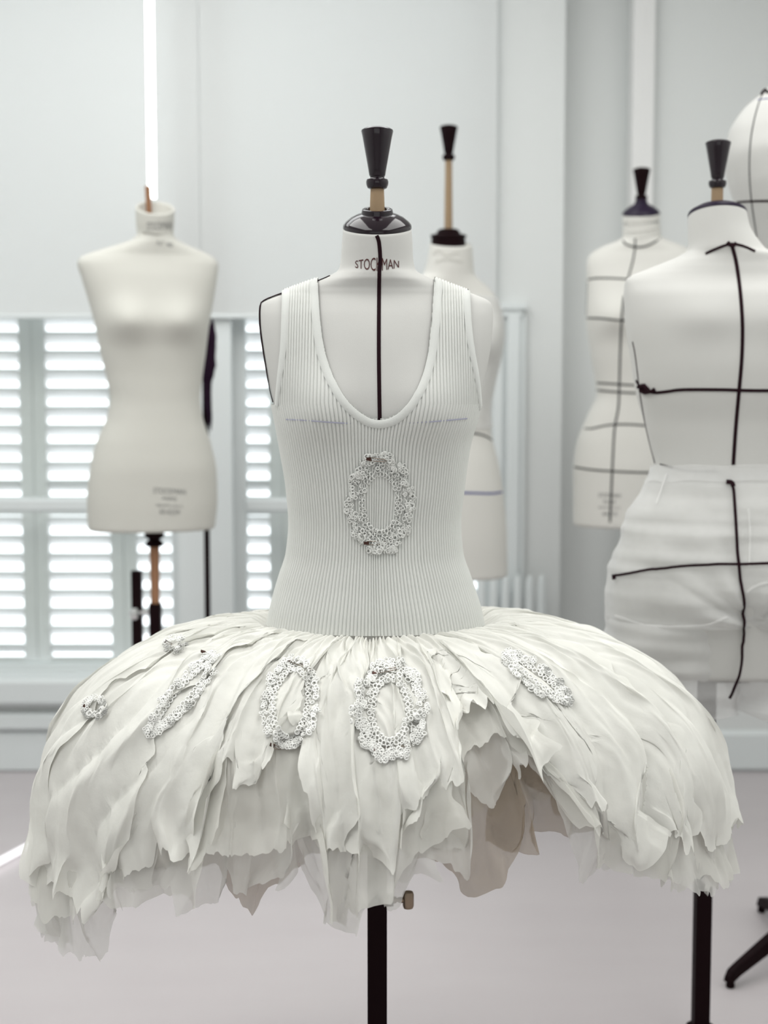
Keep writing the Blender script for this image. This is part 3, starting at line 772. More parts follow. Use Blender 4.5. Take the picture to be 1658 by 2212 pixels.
def hem_top(px): return np.interp(px, [40, 150, 250, 300, 360, 440, 470, 520, 590, 605, 625, 660, 700, 780, 850, 900, 930, 960, 1000, 1050, 1120, 1160, 1250, 1320, 1400, 1480, 1600],
                     [1690, 1830, 1900, 1850, 1800, 1790, 1700, 1690, 1640, 1560, 1600, 1720, 1850, 1850, 1820, 1750, 1700, 1700, 1600, 1540, 1560, 1680, 1740, 1760, 1760, 1740, 1700])
def layer(bounds, lenf, off, name, m, seed, lap=3.0, **k):
    for i in range(len(bounds)-1):
        panel_mesh(bounds[i]-lap, bounds[i+1]+lap, lenf, off, seed*50+i, m, name, **k)
rs = random.Random(5)
def bounds(step, jit, start=-180, end=180):
    b = [start]
    while b[-1] < end-step*.7: b.append(b[-1]+step+rs.uniform(-jit, jit))
    b[-1] = end; return b
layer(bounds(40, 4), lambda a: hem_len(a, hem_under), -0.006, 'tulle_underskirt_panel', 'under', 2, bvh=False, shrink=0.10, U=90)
layer(bounds(27, 5), lambda a: hem_len(a, hem_low)+0.015, 0.0, 'chiffon_panel', 'chiffon_sheer', 3, flare=.018, U=80)
layer(bounds(22, 5), lambda a: hem_len(a, hem_up)+(0.045 if a < -0.1 or a > .75 else 0.01), 0.007, 'chiffon_panel', 'chiffon_mid', 4, flare=.018, U=72)
layer(bounds(17, 5, -112, 112), lambda a: hem_len(a, hem_top)+(0.045 if a < -0.6 or a > .8 else 0.0), 0.014, 'torn_chiffon_petal', 'chiffon_top', 5, flare=.016, wander=.06, lap=2.0)
sk_bvh = BVHTree.FromPolygons(skirt_v, skirt_f)

# ------------------------------------------------------------ crochet trims and safety pins
class Lace:
    def __init__(s): s.v = []; s.f = []
    def ring(s, p, n, r, t, seg=12, ell=1.0, rot=0.0):
        n = n.normalized(); a = n.cross(Vector((0, 0, 1)));
        if a.length < 1e-3: a = Vector((1, 0, 0))
        a.normalize(); b_ = n.cross(a)
        a, b_ = a*math.cos(rot)+b_*math.sin(rot), b_*math.cos(rot)-a*math.sin(rot)
        st = len(s.v); m_ = 4
        for i in range(seg):
            u = 2*PI*i/seg; d = a*math.cos(u)*ell+b_*math.sin(u)
            for k in range(m_):
                w_ = 2*PI*k/m_+PI/4; s.v.append(tuple(p+d*(r+t*math.cos(w_))+n*(t*math.sin(w_)+t)))
        for i in range(seg):
            for k in range(m_): s.f.append((st+i*m_+k, st+((i+1) % seg)*m_+k, st+((i+1) % seg)*m_+(k+1) % m_, st+i*m_+(k+1) % m_))
def crochet(bvh, cx, cy, ax, ay, bx_, by_, rot=0, seed=1, chain=True, dens=1.0, off=0.002, arc=(0, 360), m='crochet'):
    """oval of chain stitches (inner ax,ay px) inside a frill of loops and picots (outer bx,by px)"""
    L = Lace(); r = random.Random(seed); s_ = 1/1400
    def at(u, k):   # k 0 inner .. 1 outer
        X_, Y_ = math.cos(u)*(ax+(bx_-ax)*k), math.sin(u)*(ay+(by_-ay)*k)
        return cx+X_*math.cos(rot)-Y_*math.sin(rot), cy+X_*math.sin(rot)+Y_*math.cos(rot)
    def put(u, k, rad, t, ell=1, ro=0, up=0):
        if not arc[0] <= math.degrees(u) % 360 <= arc[1]: return
        h = hit(bvh, *at(u, k))
        if h: 
            n = h[1]; n = (n+Vector((0, -0.6, 0.1))*0.7).normalized()
            L.ring(h[0]+n*(off+up), n, rad*s_, t*s_, ell=ell, rot=ro)
    per = PI*(3*(ax+ay)-math.sqrt((3*ax+ay)*(ax+3*ay)))
    if chain:
        n = int(per/8.5)
        for i in range(n):
            put(2*PI*i/n, 0.06, 4.6, 1.7); put(2*PI*(i+.5)/n, 0.22, 4.4, 1.6)
            if i % 2 == 0: put(2*PI*i/n, 0.0, 3.2, 1.3, 1.2)
    N_ = int(dens*(bx_*by_-ax*ay)*PI/38)
    for i in range(N_):
        u = r.uniform(0, 2*PI); lim = 0.86+0.16*math.cos(u*10+1); k = 0.3+0.7*math.sqrt(r.random())*lim
        put(u, k, r.uniform(2.2, 5.2), r.uniform(1.2, 2.0), r.uniform(.6, 1.4), r.uniform(0, 3), r.uniform(0, 0.002))
    for i in range(int(14*dens)):      # small crocheted flowers at the rim
        u = 2*PI*i/14+.1; k = 0.80
        for q_ in range(6):
            rad = 5.5; uu = q_*PI/3
            X_, Y_ = at(u, k); h = hit(bvh, X_+math.cos(uu)*rad, Y_+math.sin(uu)*rad)
            if h and arc[0] <= math.degrees(u) % 360 <= arc[1]: L.ring(h[0]+h[1]*(off+0.003), h[1], 3.0*s_, 1.2*s_, 10)
    if not L.v: return
    b_ = MB(); b_.v = L.v; b_.f = L.f
    return tag(b_.build('crochet_trim', M[m], drs, smooth=True), kind='stuff')
crochet(bod_bvh, 821, 1087, 35, 60, 74, 112, seed=2, off=0.0, m='crochet_knit')
for pl in ([(618, 906), (660, 908), (710, 912), (757, 915)], [(884, 914), (930, 911), (975, 907), (1008, 904)]): draw(bod_bvh, pl, .0022, M['show_through'], drs, name='bust_tape_show_through', th=.0006, off=.0004)  # show-through of the tape below, laid on the opaque knit as tinted strips
crochet(sk_bvh, 842, 1535, 34, 62, 84, 112, seed=3)
crochet(sk_bvh, 628, 1520, 34, 70, 62, 100, rot=0.12, seed=4, dens=0.8, arc=(0, 360))
crochet(sk_bvh, 395, 1503, 12, 80, 30, 118, rot=0.72, seed=5, dens=1.2)
crochet(sk_bvh, 1160, 1466, 8, 60, 28, 92, rot=-0.92, seed=6, dens=1.4)
crochet(sk_bvh, 208, 1530, 4, 10, 26, 20, rot=-0.5, seed=7, chain=False, dens=1.6)
crochet(sk_bvh, 378, 1394, 3, 8, 22, 12, rot=-0.3, seed=8, chain=False, dens=1.6)
def safety_pin(bvh, x0, y0, x1, y1, label):
    a, b_ = hit(bvh, x0, y0), hit(bvh, x1, y1)
    if not a or not b_: return
    A, B = a[0]+a[1]*0.006, b_[0]+b_[1]*0.006; n = (a[1]+b_[1]).normalized(); d = (B-A); L = d.length; d.normalize()
    c = d.cross(n).normalized(); t = thing('safety_pin', label, 'pin', A, 'safety pins holding the crochet trims')
    h = 0.0028
    MB().tube([A+c*h+d*0.004, B+c*h*0.6-d*.003, B+d*.001, B-c*h*0.6-d*.003, A-c*h+d*0.004], 0.0006, 6).build('pin_wire', M['pin'], t, smooth=True)
    fr = Matrix((d, c, n)).transposed().to_4x4(); fr.translation = A+d*0.003
    MB().box(-.0040, .0035, -.0024, .0024, -.0010, .0012, fr).build('clasp', M['pinhead'], t)
safety_pin(bod_bvh, 786, 990, 834, 994, 'small safety pin at the top of the crochet oval on the bodice')
safety_pin(bod_bvh, 788, 1173, 846, 1172, 'safety pin across the bottom of the crochet oval on the bodice')
safety_pin(sk_bvh, 808, 1459, 862, 1443, 'safety pin above the middle crochet oval on the skirt')
safety_pin(sk_bvh, 806, 1622, 872, 1617, 'safety pin below the middle crochet oval on the skirt')
safety_pin(sk_bvh, 625, 1432, 664, 1446, 'safety pin above the narrower crochet oval, left of the skirt front')
safety_pin(sk_bvh, 585, 1612, 606, 1620, 'safety pin below the narrower crochet oval, by the loose petal')
safety_pin(sk_bvh, 434, 1411, 452, 1418, 'safety pin at the upper tip of the diagonal crochet strip')
safety_pin(sk_bvh, 358, 1391, 374, 1398, 'tiny safety pin on the upper left slope of the skirt')
safety_pin(sk_bvh, 188, 1529, 200, 1534, 'tiny safety pin on the small crochet patch at far left')

# ------------------------------------------------------------ bare form by the window
Y2 = 4.2
rows2 = [(452, 292, 376, .058, .058, 2), (480, 293, 375, .058, .058, 2), (505, 296, 374, .058, .058, 2), (517, 288, 382, .06, .06, 2), (528, 262, 404, .062, .062, 2), (540, 225, 434, .062, .062, 2), (550, 196, 455, .062, .062, 2.1), (560, 176, 467, .066, .066, 2.3),
         (572, 170, 471, .072, .07, 2.5), (600, 178, 468, .085, .078, 2.5), (650, 193, 460, .10, .085, 2.4), (700, 206, 451, .11, .085, 2.3), (760, 218, 444, .102, .08, 2.2), (820, 232, 436, .095, .08, 2.1), (860, 239, 432, .095, .085, 2.1), (900, 232, 437, .1, .095, 2.1),
         (960, 208, 455, .112, .115, 2.15), (1020, 195, 467, .12, .13, 2.2), (1080, 190, 469, .12, .13, 2.2), (1137, 192, 464, .118, .125, 2.2)]
x2 = P(333, 1137, Y2).x
f2 = thing('dress_form', 'bare cream dress form with an open neck before the shuttered window', 'dress form', (x2, Y2, 0))
form2 = Form(rows2, Y2, bumps=[(-0.078, 700, .062, .06, .042, -1), (0.078, 700, .062, .06, .042, -1)], tilt=24, neck=(452, 517), yaw=14)
form2.body(f2, M['canvas'], 72, hollow=True)
text_on(form2.bvh, 'STOCKMAN', 344, 488, 54, 17, M['greyink'], f2, rot=-0.05)
text_on(form2.bvh, 'N° 40', 356, 527, 34, 10, M['greyink'], f2, rot=0.15)
for tx, ty, tw, th_ in (('STOCKMAN', 1061, 70, 12), ('PARIS', 1077, 30, 8), ('BREVETÉ S.G.D.G', 1092, 56, 6), ('50-0259', 1106, 44, 11)):
    text_on(form2.bvh, tx, 366, ty, tw, th_, M['greyink'], f2, rot=0.05)
tx2 = P(322, 430, Y2).x
MB().tube([(tx2-.004, Y2, FZ(402, Y2)), (x2-.005, Y2+.02, FZ(470, Y2)), (x2-.005, Y2+.02, FZ(520, Y2))], 0.0085, 10).build('wooden_rod', M['redwood'], f2, smooth=True, angle=40)
lathe_at([(0.026, 0), (0.026, .012), (.018, .018), (.018, .022), (.028, .028), (.030, .036), (.026, .044), (.016, .05), (.014, .06)][::1], (x2, Y2, FZ(1180, Y2)), 24).build('neck_boss', M['steel'], f2, smooth=True, angle=35)
MB().lathe([(0.0135, FZ(1310, Y2)), (0.0155, FZ(1172, Y2))], 16, Matrix.Translation((x2, Y2, 0))).build('wooden_rod', M['redwood'], f2, smooth=True, angle=40)
MB().box(x2-.017, x2+.017, Y2-.017, Y2+.017, FZ(1480, Y2), FZ(1303, Y2)).build('socket', M['steel'], f2)
xp2 = P(296, 1300, Y2).x
MB().box(xp2-.0145, xp2+.0145, Y2-.0145, Y2+.0145, 0.03, FZ(1233, Y2)).build('stand_post', M['steel'], f2)
MB().lathe([(.15, 0), (.15, .012), (.04, .03), (.03, .05)], 32, Matrix.Translation((xp2, Y2, 0))).build('base', M['steel'], f2, smooth=True, angle=35)
zc = FZ(1322, Y2)
b = MB().tube([(xp2-.022, Y2-.02, zc), (x2-.015, Y2-.005, zc)], .006, 10).lathe([(.010, -.018), (.014, -.012), (.014, .004), (.010, .016)], 12, Matrix.Translation((xp2-.004, Y2-.024, zc)))
b.build('clamp', M['chrome'], f2, smooth=True, angle=40)

# tall black stand with a dark cloth bundle, behind the bare form
Y2b = 4.55; xs = P(447, 1200, Y2b).x
t = thing('pole_stand', 'thin black upright pole standing behind the bare form', 'stand', (xs, Y2b, 0))
MB().tube([(xs, Y2b, .02), (xs, Y2b, FZ(700, Y2b))], 0.0095, 12).build('pole', M['steel'], t, smooth=True, angle=40)
MB().lathe([(.12, 0), (.12, .01), (.02, .03)], 28, Matrix.Translation((xs, Y2b, 0))).build('base', M['steel'], t, smooth=True, angle=35)
pts = [(457, 687, 1), (458, 700, 5), (455, 730, 12), (452, 770, 13), (452, 790, 14), (447, 812, 15), (448, 830, 8), (450, 880, 7), (453, 905, 5), (455, 930, 1)]
b = MB(); v = []; n = 14
prof_ = []
for i in range(len(pts)*4-3):
    u = i/4; j = min(int(u), len(pts)-2); k = u-j; q_ = [pts[j][c]*(1-k)+pts[j+1][c]*k for c in range(3)]
    p = P(q_[0], q_[1], Y2b-.02); r = q_[2]/674
    for c in range(n):
        aa = 2*PI*c/n; rr2 = r*(1+.25*noise.noise(Vector((math.cos(aa)*2, i*.35, math.sin(aa)*2))))
        v.append(p+Vector((rr2*math.cos(aa), .8*rr2*math.sin(aa), 0)))
R_ = len(v)//n
b.add(v, [(i*n+c, i*n+(c+1) % n, (i+1)*n+(c+1) % n, (i+1)*n+c) for i in range(R_-1) for c in range(n)])
tag(b.build('cloth_bundle', M['darkcloth'], None, smooth=True), 'dark plum cloth bundled round the thin black pole', 'cloth')

# ------------------------------------------------------------ form behind the dressed one
Y3 = 4.3
rows3 = [(528, 927, 1018, .062, .062, 2), (560, 922, 1021, .064, .064, 2), (590, 915, 1024, .066, .066, 2), (602, 900, 1034, .066, .066, 2), (616, 880, 1050, .066, .066, 2.1), (632, 862, 1066, .068, .068, 2.2), (660, 852, 1078, .078, .078, 2.4), (710, 852, 1085, .1, .09, 2.5),
         (770, 860, 1078, .11, .09, 2.4), (830, 872, 1066, .105, .088, 2.3), (890, 880, 1058, .1, .09, 2.2), (940, 876, 1062, .1, .1, 2.2), (1000, 862, 1076, .112, .115, 2.2), (1065, 852, 1087, .12, .13, 2.2), (1150, 845, 1095, .12, .13, 2.2), (1240, 845, 1097, .115, .125, 2.2)]
x3 = P(970, 1240, Y3).x
f3 = thing('dress_form', 'dress form with a tall wooden neck rod, half hidden behind the knitted dress', 'dress form', (x3, Y3, 0))
form3 = Form(rows3, Y3, bumps=[(-0.06, 740, .06, .06, .035, -1), (0.08, 740, .06, .06, .035, -1)], tilt=14, neck=(528, 595), yaw=10)
form3.body(f3, M['canvas_pink'], 72)
tp = form3.top; xr3 = P(968, 500, tp.y).x
lathe_at([(.050, -.006), (.052, .0), (.050, .022), (.054, .026), (.053, .031), (.034, .036), (.034, .042), (.026, .048), (.018, .05)], Vector((xr3, tp.y, tp.z-.004)), 36, math.radians(6), 0).build('neck_cap', M['steel'], f3, smooth=True, angle=35)
bpy.context.view_layer.update()
zr = FZ(345, tp.y)
MB().tube([(xr3, tp.y, tp.z), (xr3, tp.y, zr)], [0.0128, 0.0105], 16).build('wooden_rod', M['wood'], f3, smooth=True, angle=40)
finial(f3, xr3, tp.y, 347, 270, M['steel'], 0.98)
draw(form3.bvh, [(1008, 935), (1035, 938), (1052, 944), (1062, 951)], .006, M['greytape'], f3)
draw(form3.bvh, [(985, 1064), (1020, 1065), (1060, 1066), (1084, 1063)], .006, M['bluetape'], f3, label='navy blue tape')
for pl in ([(935, 548), (950, 540), (962, 552), (990, 545)], [(940, 566), (965, 560), (1000, 566)]): draw(form3.bvh, pl, .002, M['canvas'], f3, name='cloth_wrap_edge', th=.002)
# calico bodice half over its upper body
V_, F_ = [], []
n = 72; pys = np.linspace(640, 925, 40)
for r_, py in enumerate(pys):
    for i in range(n+1):
        p = form3.pt(2*PI*i/n, float(py)); c0 = Vector((form3.row(float(py))[0], Y3, p.z)); d = (p-c0); 
        V_.append(c0+d*(1.03+.012*math.sin(i*1.1+r_*.12)+.02*(r_/39)))
for r_ in range(39):
    for i in range(n): F_.append((r_*(n+1)+i, (r_+1)*(n+1)+i, (r_+1)*(n+1)+i+1, r_*(n+1)+i+1))
b = MB(); b.add(V_, F_); o = b.build('calico_bodice', M['calico'] if 'calico' in M else M['muslin'], None, smooth=True)
tag(o, 'sheer calico bodice on the form with the tall wooden neck rod', 'garment')
stand(f3, x3, Y3, form3.bot-.012, .016, .07)

# ------------------------------------------------------------ taped form with the wrapped neck
Y4 = 4.4
rows4 = [(462, 1344, 1424, .057, .057, 2), (490, 1345, 1425, .058, .058, 2), (512, 1345, 1427, .058, .058, 2), (521, 1330, 1444, .06, .06, 2), (531, 1303, 1468, .06, .06, 2), (543, 1281, 1490, .06, .06, 2.1), (556, 1270, 1502, .064, .064, 2.3), (575, 1267, 1506, .07, .07, 2.5),
         (620, 1268, 1504, .09, .085, 2.5), (690, 1266, 1500, .11, .09, 2.4), (760, 1275, 1480, .105, .085, 2.3), (830, 1286, 1458, .095, .082, 2.2), (850, 1288, 1456, .095, .085, 2.2), (900, 1268, 1466, .1, .1, 2.2), (960, 1245, 1484, .112, .12, 2.2),
         (1020, 1238, 1490, .12, .13, 2.2), (1130, 1238, 1486, .118, .125, 2.2)]
x4 = P(1362, 1130, Y4).x
f4 = thing('dress_form', 'cream dress form with a grid of thin black tapes and cloth-wrapped neck', 'dress form', (x4, Y4, 0))
form4 = Form(rows4, Y4, bumps=[(-0.075, 690, .06, .06, .03, -1), (0.075, 690, .06, .06, .03, -1)], tilt=16, neck=(462, 520), yaw=-10)
form4.body(f4, M['canvas_pink'], 72)
tp = form4.top
lathe_at([(.052, -.006), (.0575, .0), (.056, .006), (.048, .014), (.034, .024), (.024, .029), (.019, .034), (.019, .04), (.012, .045)], tp+Vector((0, 0, -.002)), 36, math.radians(14), math.radians(-12)).build('neck_cap', M['indigo'], f4, smooth=True, angle=35)
finial(f4, tp.x, tp.y, 434, 362, M['steel'], 1.0)
zt4 = FZ(434, tp.y)
draw(form4.bvh, [(1345, 520), (1352, 528), (1375, 534), (1400, 530), (1425, 515), (1441, 503)], .006, M['greytape'], f4)
draw(form4.bvh, [(1371, 514), (1371, 532), (1367, 560), (1356, 602)], .005, M['greytape'], f4)
draw(form4.bvh, [(1347, 640), (1342, 690), (1339, 760), (1337, 830), (1335, 880), (1327, 925), (1323, 990), (1320, 1060), (1317, 1128)], .0065, M['greytape'], f4)
for pl in ([(1270, 604), (1285, 601), (1320, 601), (1365, 603), (1420, 600)], [(1267, 687), (1300, 688), (1340, 692), (1400, 693), (1460, 690)], [(1289, 827), (1320, 829), (1370, 832), (1440, 832)], [(1288, 843), (1320, 846), (1370, 849), (1440, 850)],
           [(1252, 925), (1275, 926), (1315, 918), (1360, 917), (1420, 921), (1470, 922)], [(1240, 1009), (1280, 1015), (1340, 1019), (1400, 1021), (1480, 1021)]):
    draw(form4.bvh, pl, .006, M['greytape'], f4)
draw(form4.bvh, [(1441, 503), (1455, 512), (1480, 528)], .003, M['greytape'], f4)
draw(form4.bvh, [(1268, 610), (1267, 640), (1265.5, 680)], .004, M['greytape'], f4)
sq = [(1347+k*2.0, 483-k*.12+2.6*math.sin(k*1.9)*(1 if k % 7 else -.4)) for k in range(38)]
draw(form4.bvh, sq, .0022, M['greyink'], f4, name='handwriting', step=3)
for yy in (470, 477, 495, 503, 508):
    draw(form4.bvh, [(1347, yy+4), (1370, yy+5), (1400, yy+1), (1421, yy-4)], .008, M['canvas_pink'], f4, name='neck_wrap', th=.0025)
for tx, ty, tw, th_ in (('STOCKMAN', 1070, 48, 9), ('PARIS', 1084, 26, 7), ('BREVETÉ S.G.D.G', 1096, 46, 5), ('44210', 1110, 32, 9)):
    text_on(form4.bvh, tx, 1316, ty, tw, th_, M['greyink'], f4, rot=0.03)
stand(f4, x4, Y4, form4.bot-.012, .016, .08)

# ------------------------------------------------------------ form seen from the back, in muslin shorts
Y5 = 2.93
c5 = 1592
def r5(py, xl, bf, bb, n): return (py, xl, 2*c5-xl, bf, bb, n)
rows5 = [(462, 1488, 1612, .058, .058, 2), (490, 1487, 1618, .058, .058, 2), (525, 1487, 1640, .06, .06, 2), (540, 1484, 1655, .062, .062, 2), r5(552, 1468, .062, .062, 2), r5(566, 1436, .062, .062, 2), r5(582, 1396, .064, .064, 2), r5(596, 1362, .066, .066, 2.1), r5(608, 1350, .07, .07, 2.3),
         r5(640, 1348, .088, .085, 2.6), r5(700, 1352, .1, .1, 2.7), r5(780, 1365, .105, .12, 2.6), r5(842, 1374, .1, .12, 2.5), r5(920, 1394, .085, .11, 2.3), r5(1010, 1412, .08, .1, 2.2),
         r5(1060, 1396, .09, .1, 2.1), r5(1120, 1360, .11, .1, 2.1), r5(1200, 1336, .125, .11, 2.2), r5(1290, 1326, .13, .115, 2.3), r5(1380, 1328, .125, .11, 2.3), r5(1440, 1332, .12, .11, 2.3)]
x5 = P(1515, 2050, Y5).x
f5 = thing('dress_form', 'dress form seen from behind, marked with thick black tapes and wearing shorts', 'dress form', (x5, Y5, 0))
form5 = Form(rows5, Y5, bumps=[(-0.085, 690, .07, .05, .014, -1), (0.085, 690, .07, .05, .014, -1), (-0.08, 1270, .08, .06, .02, -1), (0.08, 1270, .08, .06, .02, -1)], tilt=-15, neck=(462, 540), yaw=0)
form5.body(f5, M['canvas_white'], 96)
tp = form5.top
lathe_at([(.0585, -.004), (.0595, .0), (.058, .004), (.045, .012), (.03, .017), (.02, .018)], tp, 44, math.radians(-15)).build('neck_cap', M['indigo'], f5, smooth=True, angle=35)
xr5 = P(1548, 440, tp.y).x
MB().lathe([(0.0125, tp.z-.004), (.0118, FZ(403, tp.y))], 20, Matrix.Translation((xr5, tp.y, 0))).build('wooden_rod', M['wood'], f5, smooth=True, angle=40)
finial(f5, xr5, tp.y, 407, 302, M['lacquer'], 1.02)
K = dict(m=M['tape'], parent=f5)
draw(form5.bvh, [(1523, 548), (1545, 538), (1578, 527), (1605, 532), (1630, 543)], .0055, M['tape'], f5, th=.002)
draw(form5.bvh, [(1580, 529), (1590, 570), (1599, 640), (1603, 710), (1601, 780), (1595, 850), (1588, 930), (1583, 1005)], .0075, M['tape'], f5, th=.002)
draw(form5.bvh, [(1374, 822), (1385, 838), (1410, 848), (1440, 846), (1475, 842), (1560, 842), (1640, 844), (1780, 842)], .0065, M['tape'], f5, th=.002)
for pl in ([(1380, 836), (1392, 832), (1404, 846), (1414, 840)], [(1384, 842), (1396, 848), (1410, 844)], [(1570, 524), (1580, 532), (1588, 526)]):
    draw(form5.bvh, pl, .007, M['tape'], f5, name='tape_knot', th=.006)
draw(form5.bvh, [(1366, 738), (1372, 770), (1382, 850), (1392, 910), (1403, 960), (1414, 1000)], .003, M['tape'], f5)
draw(form5.bvh, [(1425, 1003), (1480, 1016), (1548, 1019)], .003, M['tape'], f5)
draw(form5.bvh, [(1405, 988), (1413, 1000)], .008, M['tape'], f5, name='tape_knot', th=.004)
MB().box(x5-.0165, x5+.0165, Y5-.0165, Y5+.0165, 0.03, form5.bot-.012).build('stand_post', M['steel'], f5)
MB().box(x5-.02, form5.row(1440.)[0]+.02, Y5-.02, Y5+.02, form5.bot-.03, form5.bot-.009).build('support_arm', M['steel'], f5)
MB().lathe([(.05, 0), (.054, .006), (.054, .014), (.035, .026), (.03, .05)], 40, Matrix.Translation((x5, Y5, 0))).build('base', M['steel'], f5, smooth=True, angle=35)

# muslin shorts: waistband, body, two legs, with pulled creases
def shorts_pt(py, t, k=1.0):
    r = form5.row(float(min(py, 1440))); cx, a, z, bf, bb, n = r; z = FZ(py, Y5)
    grow = np.interp(py, [1005, 1040, 1100, 1250, 1500], [.004, .008, .012, .012, .016])
    c, q_ = math.cos(t), math.sin(t); e = 2.2
    a2 = a+grow; b2 = (bf if q_ < 0 else bb)+grow
    x = a2*math.copysign(abs(c)**(2/e), c); y = b2*math.copysign(abs(q_)**(2/e), q_)
    v = Vector((cx+x, Y5+y, z))
    # creases pulling toward the fork of the legs, and sideways wrinkles below the waist
    d = 0
    if py > 1040:
        d += 0.006*noise.noise(Vector((x*5, z*48, 1.3)))*min(1, (py-1040)/80)
        fx, fz = x-0.0, z-FZ(1335, Y5); rad = math.hypot(fx, fz); an = math.atan2(fz, fx)
        d += 0.016*math.exp(-(rad/.2)**2)*min(1, rad/.05)*abs(noise.noise(Vector((an*2.6, 3.3, 4.4))))*2 - 0.014*math.exp(-(x/.03)**2)*min(1, max(0, (py-1180)/120))
        d += 0.008*noise.noise(Vector((x*14, z*14, 8.8)))
    if q_ < 0:
        for sgn in (-1, 1): d += .012*math.exp(-((x-sgn*.085)/.08)**2-((z-FZ(1250, Y5))/.07)**2)
    return v+Vector((c*.9, q_, 0)).normalized()*d
def lofts(name, fn, nr, nc, parent, m):
    V_ = [fn(i/(nr-1), j/nc) for i in range(nr) for j in range(nc)]
    F_ = [(i*nc+j, (i+1)*nc+j, (i+1)*nc+(j+1) % nc, i*nc+(j+1) % nc) for i in range(nr-1) for j in range(nc)]
    b = MB(); b.add(V_, F_); return b.build(name, m, parent, smooth=True)
cx5 = form5.row(1300.)[0]
sh = thing('shorts', 'sheer white muslin shorts on the form seen from behind', 'shorts', (cx5, Y5, FZ(1500, Y5)))
lofts('shorts_body', lambda u, v: shorts_pt(1012+u*330+6*math.sin(2*PI*v), 2*PI*v), 90, 220, sh, M['muslin'])
def wb(u, v):
    t = 2*PI*v; py = 1006+u*34+ (7*math.sin(2*PI*v)); p = shorts_pt(py, t); c0 = Vector((cx5, Y5, p.z)); return c0+(p-c0)*1.012+Vector((0, 0, .0015*math.sin(v*60)))
lofts('waistband', wb, 8, 160, sh, M['muslin'])
for sgn in (-1, 1):
    def leg(u, v, sgn=sgn):
        t = 2*PI*v; py = 1330+u*(205+8*math.sin(v*20)); z = FZ(py, Y5); a = form5.row(1380.)[1]+.014
        cx = cx5+sgn*(a*.51); ax = a*.50+.004*u; x = ax*math.copysign(abs(math.cos(t))**.85, math.cos(t)); y = (.125-.01*u)*math.copysign(abs(math.sin(t))**.85, math.sin(t))
        d = .010*noise.noise(Vector((x*16+sgn, z*10, 3.1)))+.007*noise.noise(Vector((x*6, z*40, 6.1+sgn)))
        return Vector((cx+x+d*math.cos(t), Y5+y+d*math.sin(t)*1.5, z))
    lofts('shorts_leg', leg, 50, 120, sh, M['muslin'])
b = MB()
for (xa, ya, xb, yb_) in ((1438, 1026, 1420, 1090), (1617, 1120, 1617, 1230), (1617, 1230, 1590, 1330), (1625, 1255, 1700, 1262)):
    pass
# tapes pinned over the shorts
bv = BVHTree.FromPolygons([shorts_pt(1012+i*4.0, 2*PI*j/120) for i in range(122) for j in range(121)], [(i*121+j, (i+1)*121+j, (i+1)*121+j+1, i*121+j+1) for i in range(121) for j in range(120)])
tp1 = draw(bv, [(1578, 1040), (1583, 1060), (1587, 1110), (1591, 1180), (1598, 1240), (1603, 1300), (1603, 1360), (1600, 1410), (1592, 1460), (1573, 1508)], .0062, M['tape'], sh, name='pinned_tape', th=.002, off=.004)
draw(bv, [(1330, 1243), (1370, 1237), (1460, 1223), (1520, 1219), (1600, 1219), (1700, 1217), (1800, 1222)], .0055, M['tape'], sh, name='pinned_tape', th=.002, off=.004)
draw(bv, [(1330, 1240), (1331, 1252)], .008, M['tape'], sh, name='tape_knot', th=.005, off=.004, step=3)
draw(bv, [(1567, 1042), (1578, 1044), (1582, 1052)], .009, M['tape'], sh, name='tape_knot', th=.005, off=.004, step=3)
for pl in ([(1616, 1100), (1618, 1160), (1617, 1225)], [(1440, 1025), (1432, 1050), (1418, 1090)], [(1330, 1330), (1400, 1350), (1500, 1352), (1570, 1335)], [(1610, 1280), (1640, 1262), (1700, 1255)]):
    draw(bv, pl, .004, M['muslin'], sh, name='seam_fold', th=.002, off=.003)

# ------------------------------------------------------------ large padded form at the right edge, on a star base
Y6 = 3.42
rows6 = [(60, 1695, 1812, .06, .06, 2), (120, 1692, 1815, .06, .06, 2), (160, 1684, 1822, .065, .065, 2), (185, 1662, 1845, .08, .08, 2), (205, 1640, 1866, .09, .09, 2), (240, 1602, 1900, .11, .11, 2), (290, 1574, 1926, .13, .13, 2.1), (340, 1565, 1936, .15, .15, 2.1), (390, 1574, 1930, .15, .15, 2.1),
         (436, 1589, 1916, .14, .14, 2.1), (500, 1618, 1896, .12, .12, 2.1), (560, 1642, 1880, .11, .11, 2.1), (650, 1660, 1866, .10, .10, 2.1), (760, 1640, 1880, .12, .12, 2.1), (880, 1612, 1905, .14, .14, 2.2), (960, 1615, 1900, .14, .14, 2.2)]
x6 = P(1752, 960, Y6).x
f6 = thing('dress_form', 'large padded white form cut off by the frame, its star base on the floor', 'dress form', (x6, Y6, 0))
form6 = Form(rows6, Y6, tilt=0, neck=(60, 160))
form6.body(f6, M['canvas_white'], 72)
draw(form6.bvh, [(1651, 196), (1640, 218), (1628, 260), (1620, 310), (1618, 370), (1622, 430), (1632, 500), (1640, 548)], .0028, M['greytape'], f6)
draw(form6.bvh, [(1591, 437), (1620, 435), (1680, 434), (1760, 434)], .0055, M['tape'], f6)
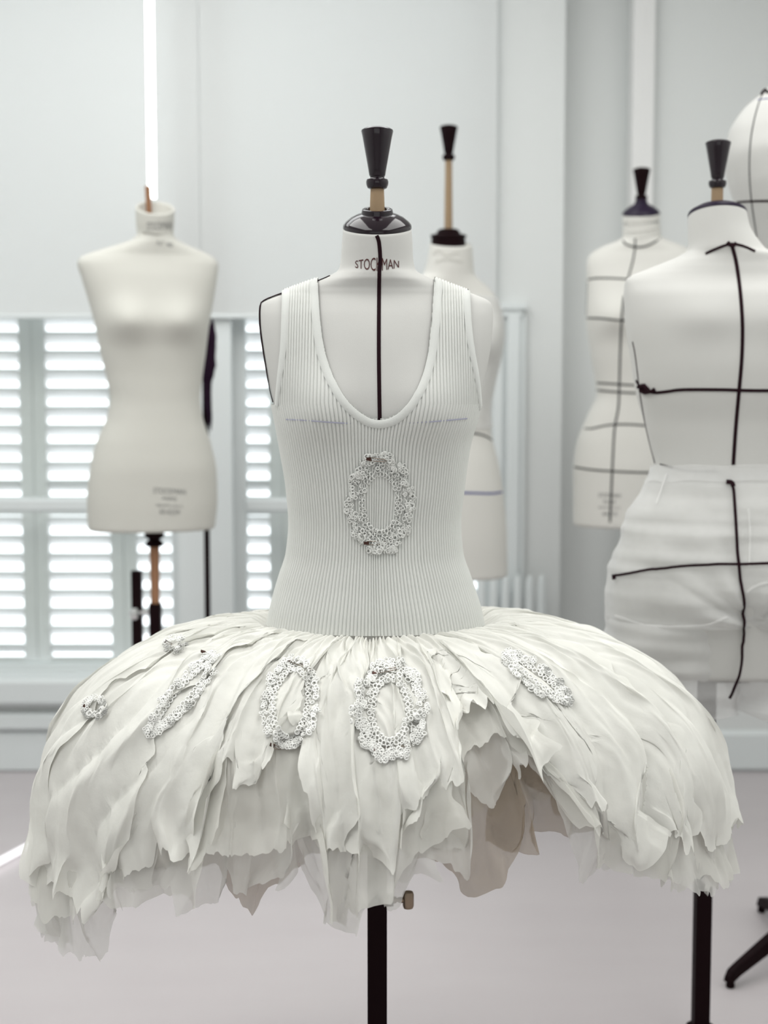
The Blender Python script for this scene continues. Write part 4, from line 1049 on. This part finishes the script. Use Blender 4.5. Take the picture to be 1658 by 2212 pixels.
draw(form6.bvh, [(1636, 216), (1660, 213), (1700, 212)], .002, M['bluetape'], f6, label='thin blue tape')
draw(form6.bvh, [(1632, 549), (1660, 547), (1700, 546)], .002, M['bluetape'], f6, label='thin blue tape')
for pl in ([(1645, 205), (1652, 196), (1660, 201)], [(1650, 190), (1656, 197)]): draw(form6.bvh, pl, .005, M['tape'], f6, name='tape_knot', th=.005, step=3)
MB().lathe([(.018, .09), (.018, form6.bot-.01)], 20, Matrix.Translation((x6, Y6, 0))).build('stand_post', M['steel'], f6, smooth=True, angle=40)
MB().lathe([(.03, .05), (.035, .06), (.035, .11), (.02, .13)], 24, Matrix.Translation((x6, Y6, 0))).build('hub', M['steel'], f6, smooth=True, angle=40)
fa = onfloor(1572, 2135); fb = onfloor(1642, 1968)
dirs = [math.atan2(fa.y-Y6, fa.x-x6), math.atan2(fb.y-Y6, fb.x-x6)]
Ls = [math.hypot(fa.x-x6, fa.y-Y6), math.hypot(fb.x-x6, fb.y-Y6)]
for k in range(5):
    aa = dirs[k] if k < 2 else dirs[0]+(k-1)*math.radians(72)*1.0
    Lg = Ls[k] if k < 2 else .33
    d = Vector((math.cos(aa), math.sin(aa), 0)); c = Vector((-d.y, d.x, 0)); o3 = Vector((x6, Y6, 0))
    v = []
    for (s_, zt_, zb_, hw) in ((.03, .108, .07, .019), (.12, .088, .058, .017), (Lg-.03, .05, .026, .013), (Lg-.008, .042, .018, .013), (Lg+.004, .03, .016, .011)):
        for (sg, z_) in ((-1, zb_), (1, zb_), (.7, zt_), (-.7, zt_)): v.append(o3+d*s_+c*hw*sg+Vector((0, 0, z_)))
    f = [(i*4+q_, i*4+(q_+1) % 4, (i+1)*4+(q_+1) % 4, (i+1)*4+q_) for i in range(4) for q_ in range(4)]+[(3, 2, 1, 0), (16, 17, 18, 19)]
    l = MB().add(v, f).build('leg', M['steel'], f6)
    pf = o3+d*(Lg-.008)
    MB().lathe([(.009, 0), (.011, .004), (.009, .022)], 12, Matrix.Translation(pf)).build('glide_foot', M['steel'], l)
